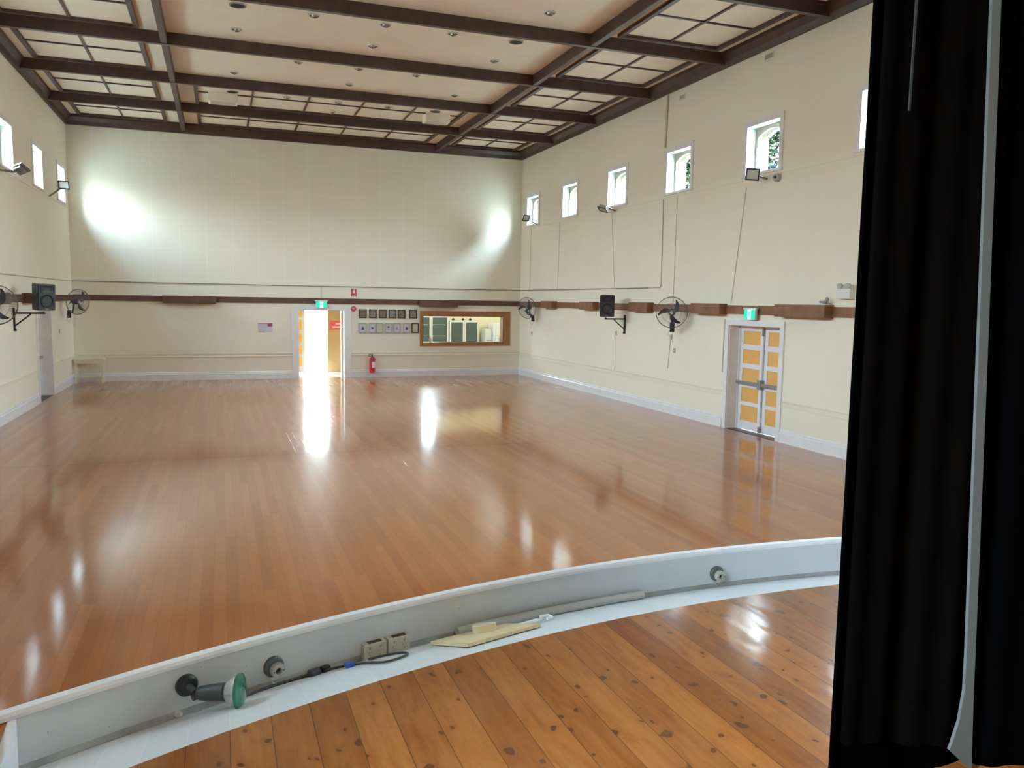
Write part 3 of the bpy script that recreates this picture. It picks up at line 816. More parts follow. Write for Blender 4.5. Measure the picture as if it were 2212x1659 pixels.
bt = thing('soap_bottle', 'small white bottle on the left of the serving hatch sill', 'bottle', (6.36, D + 0.2, HZ0 + .02))
bm = nb(); lathe(bm, [(.045, 0), (.05, .02), (.05, .11), (.02, .14), (.015, .17)], n=14); obj('body', bm, M_white, bt, True)
bm = nb(); cyl(bm, (0, 0, .17), (0, 0, .2), .018); obj('cap', bm, M_trim, bt)
bt = thing('white_figurine', 'small white ornament at right end of the serving hatch sill', 'ornament', (8.69, D + 0.14, HZ0 + .02))
bm = nb(); lathe(bm, [(.035, 0), (.03, .05), (.018, .09), (.028, .12), (.02, .16), (0, .175)], n=14); obj('body', bm, M_white, bt, True)

# ------------------------------------------------------------------ signs on the walls
def exit_sign(loc, rot, label):
    r_ = thing('exit_sign', label, 'sign', loc, (0, 0, rot), 'lit green exit signs')
    # local: face looks to -y
    bm = nb(); bx(bm, -0.19, 0.19, -0.01, 0.05, 0.09, 0.125, .004); bx(bm, -0.16, 0.16, 0.0, 0.05, -0.10, 0.10, .004); obj('housing', bm, M_white, r_)
    for s in (-1, 1):
        bm = nb(); bx(bm, s * 0.05, s * 0.15, -0.012, 0.0, -0.09, 0.085, .003); obj('green_panel', bm, M_exitgreen, r_)
    bm = nb(); bx(bm, -0.05, 0.05, -0.012, 0.0, -0.09, 0.085, .003); obj('lit_panel', bm, M_exitwhite, r_)
    # running figure
    bm = nb(); y = -0.0165
    lathe(bm, [(0.011, 0), (0.011, 0.003)], (0.012, y, 0.06), (0.012, y + 1, 0.06), 12)
    for a, b, r0 in (((0.004, 0.045), (-0.006, 0.0), .009), ((-0.004, 0.002), (0.018, -0.02), .006), ((0.018, -0.02), (0.014, -0.05), .006), ((-0.006, 0.0), (-0.02, -0.03), .006), ((-0.02, -0.03), (-0.038, -0.035), .006),
                     ((0.004, 0.038), (0.028, 0.022), .005), ((0.0, 0.038), (-0.022, 0.018), .005)):
        tube(bm, [(a[0], y, a[1]), (b[0], y, b[1])], [r0, r0], 6)
    obj('running_figure', bm, M_exitgreen, r_)
    return r_
exit_sign((2.89, D - 0.09, 2.24), 0, 'lit green exit sign above the open back doorway')
exit_sign((R - 0.12, 12.62, 2.255), PI / 2 + 0.0, 'lit green exit sign above the closed orange-panelled door')
exit_sign((L + 0.12, 21.0, 2.25), -PI / 2, 'lit green exit sign above left wall door, beside the loudspeaker')
for o in list(COL.objects):
    if o.name.startswith('exit_sign') and o.parent is None and abs(o.location.x - (R - 0.12)) < 1e-3: o.rotation_euler = (0, 0, -PI / 2)
    if o.name.startswith('exit_sign') and o.parent is None and abs(o.location.x - (L + 0.12)) < 1e-3: o.rotation_euler = (0, 0, PI / 2)

r_ = thing('fire_extinguisher_sign', 'red sign with white extinguisher symbol high above the round sign', 'sign', (3.88, D, 2.615))
bm = nb(); bx(bm, -0.08, 0.08, -0.008, 0, -0.115, 0.115); obj('plate', bm, M_signred, r_)
bm = nb(); bx(bm, -0.03, 0.03, -0.012, -0.008, -0.02, 0.07, .002); bx(bm, -0.012, 0.012, -0.012, -0.008, 0.07, 0.1); bx(bm, 0.012, 0.04, -0.012, -0.008, 0.085, 0.095); bx(bm, -0.05, 0.05, -.012, -.008, -.09, -.07); obj('symbol', bm, M_white, r_)
r_ = thing('round_red_sign', 'round red sign with white marks beside the back doorway', 'sign', (3.87, D, 2.12))
bm = nb(); lathe(bm, [(0.085, 0), (0.085, 0.008)], (0, 0, 0), (0, -1, 0), 28); obj('plate', bm, M_signred, r_)
bm = nb(); bx(bm, -0.045, 0.045, -0.011, -0.008, 0.03, 0.042); bx(bm, -0.055, 0.055, -0.011, -0.008, -0.0, 0.012); bx(bm, -0.04, 0.04, -0.011, -0.008, -0.03, -0.02); obj('marks', bm, M_pap_white, r_)
r_ = thing('wall_notice', 'white notice with red header left of the open doorway', 'notice', (1.25, D, 1.53))
bm = nb(); bx(bm, -0.21, 0.21, -0.008, 0, -0.135, 0.135); obj('sheet', bm, M_lilac, r_)
bm = nb(); bx(bm, -0.205, 0.07, -0.01, -0.008, 0.115, 0.132); bx(bm, 0.065, 0.205, -0.01, -0.008, 0.04, 0.132)
M_crim = mat('crimson_print', (0.45, 0.05, 0.16), .6)
obj('red_header', bm, M_crim, r_)
bm = nb(); bx(bm, -0.19, 0.0, -0.01, -0.008, -0.13, -0.118); obj('red_footer', bm, M_crim, r_)
bm = nb()
for i in range(7): bx(bm, -0.19, 0.05, -0.0095, -0.008, 0.09 - i * .028, 0.096 - i * .028)
obj('text_lines', bm, mat('grey_text', (0.42, 0.40, 0.50), .7), r_)

top = [(4.04, 4.27, 0), (4.35, 4.58, 1), (4.65, 4.89, 0), (4.96, 5.20, 1), (5.25, 5.49, 0), (5.61, 5.86, 1)]
o_names = ['first', 'second', 'third', 'fourth', 'fifth', 'sixth', 'seventh']
def pic(x0, x1, z0, z1, fm, pm, label, group, art=None, depth=0.025):
    r_ = thing('picture_frame', label, 'picture', ((x0 + x1) / 2, D, (z0 + z1) / 2), group=group)
    w, h, f = (x1 - x0) / 2, (z1 - z0) / 2, 0.028
    bm = nb(); ring_prism(bm, [(-w, -depth, -h), (w, -depth, -h), (w, -depth, h), (-w, -depth, h)], [(-w + f, -depth, -h + f), (w - f, -depth, -h + f), (w - f, -depth, h - f), (-w + f, -depth, h - f)], (0, depth, 0)); obj('frame', bm, fm, r_)
    bm = nb(); bx(bm, -w + f, w - f, -0.012, 0, -h + f, h - f); obj('print', bm, pm, r_)
    if art:
        bm = nb()
        for poly in art: prism(bm, [(x, -0.015, z) for x, z in poly], (0, 0.004, 0))
        obj('motif', bm, M_ink if art is not A_TRI else M_pap_grey, r_)
for k, (a, b, t_) in enumerate(top):
    pic(a, b, 1.84, 2.11, M_pic_dark, M_pap_brown if t_ == 0 else M_pap_grey,
        'black-framed %s print, %s from left in the upper row of pictures' % ('brown' if t_ == 0 else 'grey', o_names[k]), 'black-framed pictures in the upper row')
def disc(cx_, cz_, rx, rz, n=14): return [(cx_ + rx * math.cos(2 * PI * i / n), cz_ + rz * math.sin(2 * PI * i / n)) for i in range(n)]
A_TREE = [[(-.05, -.06), (.05, -.06), (.03, 0), (0, .06), (-.02, 0)]]
A_BLOB = [disc(0, -.01, .045, .03)]
A_FLOWER = [disc(0, .03, .035, .03), [(-.006, 0.01), (.006, .01), (.012, -.07), (0, -.08)]]
A_TRI = [[(-.035, -.05), (.035, -.05), (0, .05)]]
A_LEAF = [disc(0, -.02, .035, .045), [(-.015, .01), (.015, .01), (0, .06)]]
low = [(4.02, 4.27, M_pic_lt, M_pap_white, A_TREE, 'silver-framed triangular sketch'), (4.34, 4.55, M_pic_lt, M_pap_white, A_BLOB, 'silver-framed print of a small dark shape'),
       (4.57, 4.78, M_pic_lt, M_pap_cream, None, 'silver-framed blank pale print'), (4.84, 5.07, M_pic_lt, M_pap_white, A_FLOWER, 'silver-framed print of a dark flower'),
       (5.11, 5.34, M_pic_lt, M_pap_white, A_TRI, 'silver-framed print of a faint grey triangle'), (5.42, 5.64, M_pic_lt, M_pap_white, A_LEAF, 'silver-framed print of a dark leaf'),
       (5.69, 5.92, M_pic_dark, M_pap_cream, None, 'dark-framed cream print next to the hatch')]
for k, (a, b, f_, p_, art, t_) in enumerate(low):
    pic(a, b, 1.38, 1.69, f_, p_, '%s, %s from left in the lower row' % (t_, o_names[k]), 'framed pictures in the lower row', art)

# fire extinguisher
fe = thing('fire_extinguisher', 'red fire extinguisher with black hose on back wall by the doorway', 'fire extinguisher', (4.42, D - 0.12, 0.14))
bm = nb(); lathe(bm, [(0.06, 0), (0.085, 0.015), (0.088, 0.05), (0.088, 0.40), (0.075, 0.45), (0.035, 0.49), (0.03, 0.51)], n=24); obj('cylinder', bm, M_red, fe, True)
bm = nb(); lathe(bm, [(0.0885, 0.16), (0.0888, 0.165), (0.0888, 0.34), (0.0885, 0.345)], n=24, close=False); 
for f_ in [f for f in bm.faces if f.calc_center_median().y > 0 or f.calc_center_median().x < -0.02]: bm.faces.remove(f_)
obj('label_sticker', bm, M_white, fe)
bm = nb(); cyl(bm, (0, 0, .51), (0, 0, .55), .02); bx(bm, -0.09, 0.02, -0.012, 0.012, 0.55, 0.562, .003); bx(bm, -0.08, 0.02, -0.01, 0.01, 0.585, 0.597, .003); bx(bm, 0.0, 0.02, -0.01, .01, .55, .59); obj('handle', bm, M_black, fe)
bm = nb(); tube(bm, [(-0.02, 0, .55), (-0.09, -.02, .58), (-.12, -.03, .55), (-0.09, -.04, .52), (-0.02, -.05, .52), (.05, -.06, .48), (.09, -.07, .40)], .009); obj('hose', bm, M_black, fe, True)
bm = nb(); bx(bm, -0.04, 0.04, 0.088, 0.12, 0.3, 0.42); obj('bracket', bm, M_grey, fe)

# side bench in the far left corner
bn = thing('small_bench', 'cream painted bench tucked into the far left corner', 'bench', (L + 0.42, D - 0.33, 0))
bm = nb(); bx(bm, -0.38, 0.38, -0.17, 0.2, 0.64, 0.68, .006); obj('top', bm, M_rail, bn)
bm = nb(); bx(bm, -0.34, 0.34, -0.14, -0.12, 0.55, 0.64); bx(bm, -0.34, 0.34, 0.14, 0.16, 0.55, 0.64); obj('apron', bm, M_rail, bn)
for sx in (-1, 1):
    for sy in (-.13, .15):
        bm = nb(); box(bm, (sx * .33, sy, .32), (.05, .045, .64), .004); obj('leg', bm, M_rail, bn)
bm = nb(); bx(bm, -.32, .32, 0.0, .025, .15, .19); bx(bm, -.34, -.32, -.12, .14, .15, .19); bx(bm, .32, .34, -.12, .14, .15, .19); obj('stretcher', bm, M_rail, bn)

# ------------------------------------------------------------------ wall fans
def make_fan(loc, rz, label, tilt=0.12):
    """face looks along local -y"""
    r_ = thing('wall_fan', label, 'fan', loc, (tilt, 0, rz), 'black-bladed wall fans')
    rad = 0.325
    bm = nb()
    for (rr, yy) in ((rad, -0.0), (rad, 0.03), (0.06, -0.085), (0.20, -0.062), (0.07, 0.10)):
        tube(bm, [(rr * math.cos(2 * PI * i / 36), yy, rr * math.sin(2 * PI * i / 36)) for i in range(36)], 0.006 if rr == rad else 0.003, 6, True)
    for i in range(88):
        a = 2 * PI * i / 88; c_, s_ = math.cos(a), math.sin(a)
        tube(bm, [(0.06 * c_, -0.085, 0.06 * s_), (0.2 * c_, -0.062, 0.2 * s_), (0.3 * c_, -0.03, 0.3 * s_), (rad * c_, 0, rad * s_)], 0.0015, 4)
        if i % 2 == 0: tube(bm, [(rad * c_, 0.03, rad * s_), (0.25 * c_, 0.08, 0.25 * s_), (0.07 * c_, 0.10, 0.07 * s_)], 0.0015, 4)
    obj('guard', bm, M_guard, r_)
    for k in range(3):
        bm = nb(); a0 = 2 * PI * k / 3 + 0.5; n = 10; lo, hi = [], []
        for i in range(n + 1):
            t = i / n; rr = 0.04 + 0.245 * t
            a = a0 + 0.75 * t ** 1.3; wdt = (0.035 + 0.07 * math.sin(PI * min(1, t * 0.95 + .05)))
            da = wdt / max(rr, .07)
            lo.append(Vector((rr * math.cos(a - da / 2), -0.012 - .02, rr * math.sin(a - da / 2))))
            hi.append(Vector((rr * math.cos(a + da / 2), 0.012 - .02, rr * math.sin(a + da / 2))))
        vs = [(bm.verts.new(p), bm.verts.new(q), bm.verts.new(p + Vector((0, .003, 0))), bm.verts.new(q + Vector((0, .003, 0)))) for p, q in zip(lo, hi)]
        for p, q in zip(vs, vs[1:]):
            bm.faces.new((p[0], p[1], q[1], q[0])); bm.faces.new((p[2], q[2], q[3], p[3])); bm.faces.new((p[0], q[0], q[2], p[2])); bm.faces.new((p[1], p[3], q[3], q[1]))
        bm.faces.new((vs[0][0], vs[0][2], vs[0][3], vs[0][1])); bm.faces.new((vs[-1][0], vs[-1][1], vs[-1][3], vs[-1][2]))
        obj('blade', bm, M_fan, r_, True)
    bm = nb(); lathe(bm, [(0.0, 0), (0.03, .004), (0.045, .02), (.045, .05)], (0, -0.055, 0), (0, 1, 0), 20); obj('hub', bm, M_chrome, r_, True)
    bm = nb(); lathe(bm, [(0.05, 0), (0.075, .02), (0.075, .12), (.05, .16), (0, .165)], (0, 0.05, 0), (0, 1, 0), 20); obj('motor', bm, M_fan, r_, True)
    bm = nb(); tube(bm, [(0, 0.15, -0.03), (0, 0.17, -0.2), (0, 0.2, -0.30), (0, 0.30, -0.34)], [.018, .018, .02, .02], 10); bx(bm, -0.05, 0.05, 0.30, 0.335, -0.46, -0.26, .006); obj('wall_bracket', bm, M_fan, r_, True)
    bm = nb(); tube(bm, [(0.03, 0.12, -0.07), (0.03, 0.12, -0.62)], .0025, 5); cyl(bm, (0.03, .12, -.62), (.03, .12, -.66), .007); obj('pull_cord', bm, M_conduit_cream, r_)
    bm = nb(); tube(bm, [(-.04, .3, -.4), (-.1, .28, -.52), (-.02, .28, -.56), (.05, .3, -.45)], .005, 6); obj('flex', bm, M_conduit_cream, r_, True)
    return r_
fA = make_fan((R - 0.42, 14.88, 2.245), -0.60, 'large black-bladed wall fan between exit door and right loudspeaker')
def fan_at(loc, rz, label): return dup(fA, loc, (0.12, 0, rz), label)
fan_at((R - 0.42, 23.45, 2.23), -0.95, 'black wall fan at far end of right wall, beside the hatch')
fan_at((L + 0.42, 23.35, 2.24), 0.80, 'black wall fan in the far left corner near the bench')
fan_at((L + 0.42, 15.15, 2.24), 0.35, 'black wall fan mostly cut off by left picture edge')
# wall-bracket stub plates for the two turned fans
def switch(loc, rot, label):
    bm = nb(); bx(bm, -0.035, 0.035, -0.02, 0, -0.05, 0.05, .004); o = obj('fan_control_switch', bm, M_vent, None, loc=loc, rot=(0, 0, rot)); tag(o, label, 'switch', 'fan switches on the walls')
switch((R, 15.40, 1.41), -PI / 2, 'lower pale switch box on right wall under the large fan')
switch((R, 15.55, 1.70), -PI / 2, 'upper pale switch box on right wall under the large fan')
switch((R, 24.05, 1.43), -PI / 2, 'pale switch box under the small fan in far right corner')
switch((R, 18.2, 1.67), -PI / 2, 'tiny pale switch box on right wall below the loudspeaker')
switch((L, 23.1, 1.5), PI / 2, 'pale switch box on left wall under the corner fan')

# ------------------------------------------------------------------ loudspeakers
def speaker(loc, rz, side, label, glabel):
    """cabinet faces local -y; side = direction (local world x) to the wall"""
    sp_ = thing('loudspeaker', label, 'speaker', loc, (0.06, 0, rz), 'black loudspeakers on wall brackets')
    bm = nb()
    prism(bm, [(-.18, -.15, -.26), (.18, -.15, -.26), (.12, .15, -.26), (-.12, .15, -.26)], (0, 0, .52))
    bmesh.ops.bevel(bm, geom=bm.edges[:], offset=.012, segments=2, affect='EDGES'); obj('cabinet', bm, M_charcoal, sp_)
    bm = nb(); lathe(bm, [(.128, 0), (.135, .008), (.125, .012), (.05, -.02), (.03, -.012), (0, -.006)], (0, -.151, -.07), (0, -1.151, -.07), 28, False); obj('woofer', bm, M_black, sp_, True)
    bm = nb(); ring_prism(bm, [(-.13, -.158, .10), (.13, -.158, .10), (.13, -.158, .23), (-.13, -.158, .23)], [(-.06, -.150, .14), (.06, -.150, .14), (.06, -.150, .19), (-.06, -.150, .19)], (0, .006, 0)); obj('horn', bm, M_black, sp_)
    bm = nb(); bx(bm, -.03, .03, -.153, -.149, -.235, -.22); obj('badge', bm, M_grey, sp_)
    return sp_
speaker((R - .52, 17.72, 2.36), -0.42, 1, 'black loudspeaker on bracket, right wall left of the large fan', '')
speaker((L + .52, 18.35, 2.37), 0.75, -1, 'black loudspeaker on bracket on the left wall', '')
def bracket(x, y, d, zt, ln, label, g='black steel speaker brackets'):
    r_ = thing('speaker_bracket', label, 'bracket', (x, y, zt), (0, 0, 0), g)
    bm = nb(); bx(bm, 0, d * .03, -.03, .03, -.36, .10, .004); cyl(bm, (d * .03, 0, -.34), (d * .05, 0, -.34), .02); obj('wall_plate', bm, M_black, r_)
    bm = nb(); bx(bm, d * .03, d * ln, -.018, .018, -.02, .015, .003); obj('arm', bm, M_black, r_)
    bm = nb(); tube(bm, [(d * .03, 0, -.25), (d * (ln * .55), 0, -.02)], .014, 8); obj('brace', bm, M_black, r_)
    bm = nb(); cyl(bm, (d * (ln - .03), 0, .0), (d * (ln - .03), 0, .034), .018); obj('spigot', bm, M_black, r_)
bracket(R, 17.74, -1, 2.04, .56, 'black steel arm under the right wall loudspeaker')
bracket(L, 18.35, 1, 2.05, .56, 'black steel arm under the left wall loudspeaker')

# ------------------------------------------------------------------ floodlights
def flood(loc, rot, label, mount):
    """lens looks along local -y; mount = wall point in world"""
    r_ = thing('floodlight', label, 'floodlight', loc, rot, 'floodlights below the high windows')
    bm = nb(); bx(bm, -.12, .12, -.05, -.02, -.105, .105); bx(bm, -.09, .09, -.02, .04, -.08, .08, .01); obj('housing', bm, M_flood, r_)
    bm = nb(); ring_prism(bm, [(-.12, -.062, -.105), (.12, -.062, -.105), (.12, -.062, .105), (-.12, -.062, .105)], [(-.095, -.062, -.08), (.095, -.062, -.08), (.095, -.062, .08), (-.095, -.062, .08)], (0, .012, 0)); obj('bezel', bm, M_black, r_)
    bm = nb(); bx(bm, -.095, .095, -.054, -.051, -.08, .08); obj('lens', bm, M_floodglass, r_)
    M_ = Matrix.LocRotScale(Vector(loc), __import__('mathutils').Euler(rot), None).inverted()
    p = M_ @ Vector(mount)
    bm = nb(); tube(bm, [(-.13, 0, 0), (-.13, .06, 0), (.13, .06, 0), (.13, 0, 0)], .007, 6); tube(bm, [(0, .06, 0), p], .02, 8); obj('yoke', bm, M_flood, r_)
    return r_
flood((R - .30, 12.46, 4.76), (0.10, 0.10, -0.75), 'dark square floodlight under the third high window from the curtain', (R - .02, 12.42, 4.70))
flood((R - .32, 18.46, 4.78), (1.15, 0.25, -0.9), 'floodlight tipped almost flat below a middle right window', (R - .02, 18.40, 4.72))
flood((R - .34, 23.75, 4.98), (-0.35, 0.10, -0.9), 'white-faced floodlight in front of the farthest right window', (R - .03, 23.62, 4.80))
flood((L + .34, 17.85, 4.76), (-0.9, 0.2, 2.4), 'floodlight turned up below the nearest visible left window', (L + .03, 17.70, 4.72))
flood((L + .36, 22.25, 5.02), (-0.3, 0.0, 0.3), 'floodlight in front of the farthest left window', (L + .03, 22.4, 4.78))
jb = thing('security_sensor', 'round white sensor unit beside the dark square floodlight', 'sensor', (R - .10, 12.14, 4.68))
bm = nb(); lathe(bm, [(.07, 0), (.075, .05), (.06, .1), (.03, .12), (0, .125)], (0.1, 0, 0), (-1, -.5, 0), 18); obj('body', bm, M_pipe, jb, True)
bm = nb(); lathe(bm, [(.028, 0), (.02, .02), (0, .022)], (-0.01, -.055, 0), (-1, -.55, 0), 14); obj('eye', bm, M_black, jb, True)

# twin-spot emergency light and small camera
em = thing('twin_spot_emergency_light', 'white emergency light with two round lamp heads beside the curtain', 'emergency light', (R - .05, 10.28, 2.63))
bm = nb(); box(bm, (0, 0, 0), (.10, .30, .16), .008); obj('body', bm, M_white, em)
for s in (-1, 1):
    bm = nb(); lathe(bm, [(.022, 0), (.042, .02), (.045, .06), (.04, .065), (0, .06)], (-.01, s * .09, .125), (-1, s * .09 - .35, .06), 18); cyl(bm, (0, s * .09, .075), (0, s * .09, .12), .012); obj('lamp_head', bm, M_pipe, em, True)
cm = thing('wall_camera', 'small dark camera on a ball mount above the timber band', 'camera', (R, 10.62, 2.44))
bm = nb(); tube(bm, [(0, 0, .02), (-.08, 0, .03), (-.10, 0, .10)], .012); lathe(bm, [(0, 0), (.03, .01), (.035, .03), (.03, .05), (0, .06)], (-.1, -.02, .1), (-.1, .3, .12), 14); obj('mount', bm, M_porc, cm, True)
bm = nb(); tube(bm, [(-.09, .02, .05), (-.14, .14, .06)], [.032, .012], 12); obj('body', bm, M_grey, cm, True)
# vents high on the right wall
for (y, z, w, h, t_) in ((12.55, 6.87, .27, .13, 'larger cream wall vent near ceiling, nearer the curtain'), (15.45, 6.81, .22, .12, 'smaller cream wall vent near ceiling, by the conduit')):
    vt = thing('wall_vent', t_, 'vent', (R, y, z))
    bm = nb(); ring_prism(bm, [(-.015, -w / 2, -h / 2), (-.015, w / 2, -h / 2), (-.015, w / 2, h / 2), (-.015, -w / 2, h / 2)], [(-.015, -w / 2 + .02, -h / 2 + .02), (-.015, w / 2 - .02, -h / 2 + .02), (-.015, w / 2 - .02, h / 2 - .02), (-.015, -w / 2 + .02, h / 2 - .02)], (.015, 0, 0)); obj('frame', bm, M_wall, vt)
    bm = nb()
    for i in range(5): box(bm, (-.006, 0, -h / 2 + .028 + i * (h - .056) / 4), (.010, w - .04, .012), 0)
    obj('louvres', bm, M_vent, vt)
    bm = nb(); bx(bm, -.002, 0, -w / 2 + .02, w / 2 - .02, -h / 2 + .02, h / 2 - .02); obj('recess', bm, M_conduit, vt)

# conduits
def conduit(pts, r_, m, label, name='conduit'):
    bm = nb(); tube(bm, pts, r_, 8); tag(obj(name, bm, m, None, True), label, 'conduit')
conduit([(L + .012, D - .012, 2.80), (R - .012, D - .012, 2.79)], .013, M_conduit, 'grey conduit running across the back wall above the timber band')
conduit([(R - .017, D - .03, 2.79), (R - .017, 16.66, 2.785)], .015, M_conduit, 'grey conduit along the right wall above the loudspeaker and far fan')
conduit([(R - .014, 16.62, 2.79), (R - .014, 16.1, 2.79), (R - .014, 16.06, 2.83), (R - .014, 16.08, 4.74)], .012, M_conduit_cream, 'cream conduit dropping from window sill and turning to grey conduit')
conduit([(R - .024, 16.06, 5.86), (R - .024, 16.03, 6.98)], .022, M_conduit_cream, 'cream conduit from a window top up to the ceiling beam')
conduit([(L + .01, 12.0, 2.80), (L + .01, D - .03, 2.80)], .014, M_conduit_cream, 'cream conduit along the left wall above the loudspeaker')
conduit([(2.90, D - .008, 2.78), (2.90, D - .008, 2.44)], .009, M_conduit_cream, 'short cream conduit dropping to the exit sign above the doorway')
for (y0, z0, y1, z1, t_) in ((15.50, 4.74, 15.52, 2.45, 'beside the large fan'), (18.62, 4.74, 18.36, 2.82, 'behind the right loudspeaker'), (24.25, 4.74, 24.27, 2.82, 'in the far right corner'), (13.05, 4.62, 13.38, 2.45, 'above the closed exit door'), (21.94, 4.74, 22.0, 2.82, 'above the far box casing')):
    conduit([(R - .009, y0, z0), (R - .009, y1, z1)], .006, M_conduit_cream, 'thin cream window cable down the right wall ' + t_, 'cable')
conduit([(R - .009, 18.25, 1.67), (R - .009, 18.2, .75)], .005, M_conduit, 'thin cable down to chair rail below the right loudspeaker', 'cable')
conduit([(R - .009, 15.57, 1.66), (R - .009, 15.66, 1.0)], .007, M_conduit_cream, 'cream cable below the upper fan switch box', 'cable')
conduit([(R - .01, 13.56, 2.15), (R - .01, 13.58, 1.10)], .012, M_conduit_cream, 'cream conduit down beside the exit door casing')

# ------------------------------------------------------------------ ceiling fittings
def downlight(x, y, big, label, proto={}):
    key = big
    if key in proto:
        return dup(proto[key], (x, y, CZ), label=label)
    r_ = thing('large_downlight' if big else 'downlight', label, 'downlight', (x, y, CZ), group='large dark ceiling downlights' if big else 'small eyeball ceiling downlights')
    R0 = 0.14 if big else 0.105
    bm = nb(); lathe(bm, [(R0, 0), (R0, -.012), (R0 - .02, -.018), (R0 - .022, -.002)], n=28, close=False); obj('rim', bm, M_dl if not big else M_conduit, r_, True)
    bm = nb(); lathe(bm, [(0, -.001), (R0 - .02, -.001), (R0 - .02, -.006), (0, -.006)], n=28, close=False); obj('recess', bm, M_dlblack, r_)
    if not big:
        bm = nb(); lathe(bm, [(0.065, -.005), (.055, -.03), (.03, -.042), (.028, -.03), (0, -.028)], (0.01, 0.01, 0), (0.01, 0.05, 1), 20, False); obj('eyeball', bm, M_dlin, r_, True)
    proto[key] = r_
    return r_
XS = [0.385, 1.66, 2.925, 4.20, 5.47]
yn = {13.3: 'second bay ahead', 15.0: 'third bay', 16.3: 'third bay', 18.0: 'fourth bay', 19.35: 'fourth bay'}
def dl(i, y, big, row):
    downlight(XS[i], y * 1.0, big, 'ceiling %s, %s across in the %s' % ('large dark downlight' if big else 'small eyeball downlight', o_names[i], row))
f_ = (CZ - 2.434) / (7.4 - 2.434)
XS = [x * f_ for x in (0.385, 1.66, 2.925, 4.20, 5.46)]
for i in range(5): dl(i, 15.15 * f_, i in (0, 4), 'row beyond the nearest visible cross beam')
for i in (0, 2, 4): dl(i, 16.47 * f_, False, 'staggered row in that same bay')
for i in (1, 2, 3): dl(i, 18.16 * f_, False, 'three-lamp row of the last plain bay')
for i in (0, 2, 4): dl(i, 19.54 * f_, False, 'far row of the last plain bay')
for i in range(5): dl(i, 21.38 * f_, i in (0, 4), 'first gridded bay')
for i in (0, 2, 4): dl(i, 22.5 * f_, False, 'far row of the first gridded bay')
dl(4, 13.45 * f_, False, 'bay at the top edge of the picture')
for (x, y, t_) in ((0.16, 21.25, 'white ceiling unit in the gridded bay, nearer the left wall'), (5.45, 21.25, 'white ceiling unit in the gridded bay, nearer the right wall')):
    r_ = thing('ceiling_unit', t_, 'ceiling unit', (x, y, CZ), (0, 0, 0), 'white ceiling units')
    bm = nb(); box(bm, (0, 0, -.10), (.66, .42, .20), .02); obj('body', bm, M_dl if False else M_ceil, r_)
    bm = nb()
    for i in range(5): box(bm, (0, -.15 + i * .075, -.204), (.56, .02, .008), 0)
    obj('grille', bm, M_vent, r_)

# ------------------------------------------------------------------ stage: floor, trough, curb
def zst(y): return ZS + 0.0175 * (3.1 - y)      # the stage is gently raked
def P2(r, a): return (CX + r * math.sin(a), CY + r * math.cos(a))
AX = -0.69      # left end of the footlight trough
bm = nb(); N = 72
xs = [L + (R - L) * i / N for i in range(N + 1)]
# top surface strip by strip so that the curved front edge is exact
def front(x):
    rr = RS if AX <= x <= 2 * CX - AX else RF
    return CY + math.sqrt(max(0.01, rr * rr - (x - CX) ** 2))
cut = sorted(set(xs + [AX - 1e-4, AX, 2 * CX - AX, 2 * CX - AX + 1e-4]))
vt_, vb_, va_ = [], [], []
for x in cut:
    y = front(x)
    vt_.append(bm.verts.new((x, y, zst(y)))); vb_.append(bm.verts.new((x, y, ZS - .05))); va_.append(bm.verts.new((x, -6.0, zst(-6.0))))
for i in range(len(cut) - 1):
    bm.faces.new((va_[i], va_[i + 1], vt_[i + 1], vt_[i])); bm.faces.new((vt_[i], vt_[i + 1], vb_[i + 1], vb_[i]))
struct('floor_stage', bm, M_stage)
# trough
amax = math.asin((CX - AX) / RF)
bm = nb(); n = 80; A_, B_ = [], []
for i in range(n + 1):
    a = -amax + 2 * amax * i / n
    p = P2(RS - .002, a); q = P2(RF, a)
    A_.append(bm.verts.new((*p, zst(p[1]) - .001))); B_.append(bm.verts.new((*q, ZS - .145)))
for i in range(n): bm.faces.new((A_[i], A_[i + 1], B_[i + 1], B_[i]))
tr_ = struct('floor_footlight_trough', bm, M_paint)
# curb board with rounded cap
def arc_strip(bm, prof, a0, a1, n=90):
    rings = []
    for i in range(n + 1):
        a = a0 + (a1 - a0) * i / n
        rings.append([bm.verts.new((*P2(r, a), z)) for r, z in prof])
    m_ = len(prof)
    for p, q in zip(rings, rings[1:]):
        for j in range(m_): bm.faces.new((p[j], p[(j + 1) % m_], q[(j + 1) % m_], q[j]))
    bm.faces.new(rings[0]); bm.faces.new(rings[-1][::-1])
amx = math.asin((CX - L - .01) / RF) * 0.8
bm = nb(); arc_strip(bm, [(RF, 0.0), (RF, 1.005), (RF + .03, 1.005), (RF + .03, 0.0)], -amx, amx); trim(bm, M_curb)
bm = nb(); arc_strip(bm, [(RF - .006, 1.003), (RF - .008, 1.016), (RF - .002, 1.028), (RF + .008, 1.032), (RF + .032, 1.030), (RF + .038, 1.02), (RF + .038, 1.003)], -amx, amx); trim(bm, M_cap, True)
# small cove whose grey paints the shade in the corner of face and trough
bm = nb(); arc_strip(bm, [(RF - .001, ZS - .142), (RF - .018, ZS - .138), (RF - .008, ZS - .132), (RF - .001, ZS - .120)], -amax, amax); trim(bm, mat('painted_corner_shade', (0.34, 0.35, 0.35), .8, var=.2, vscale=8), True)
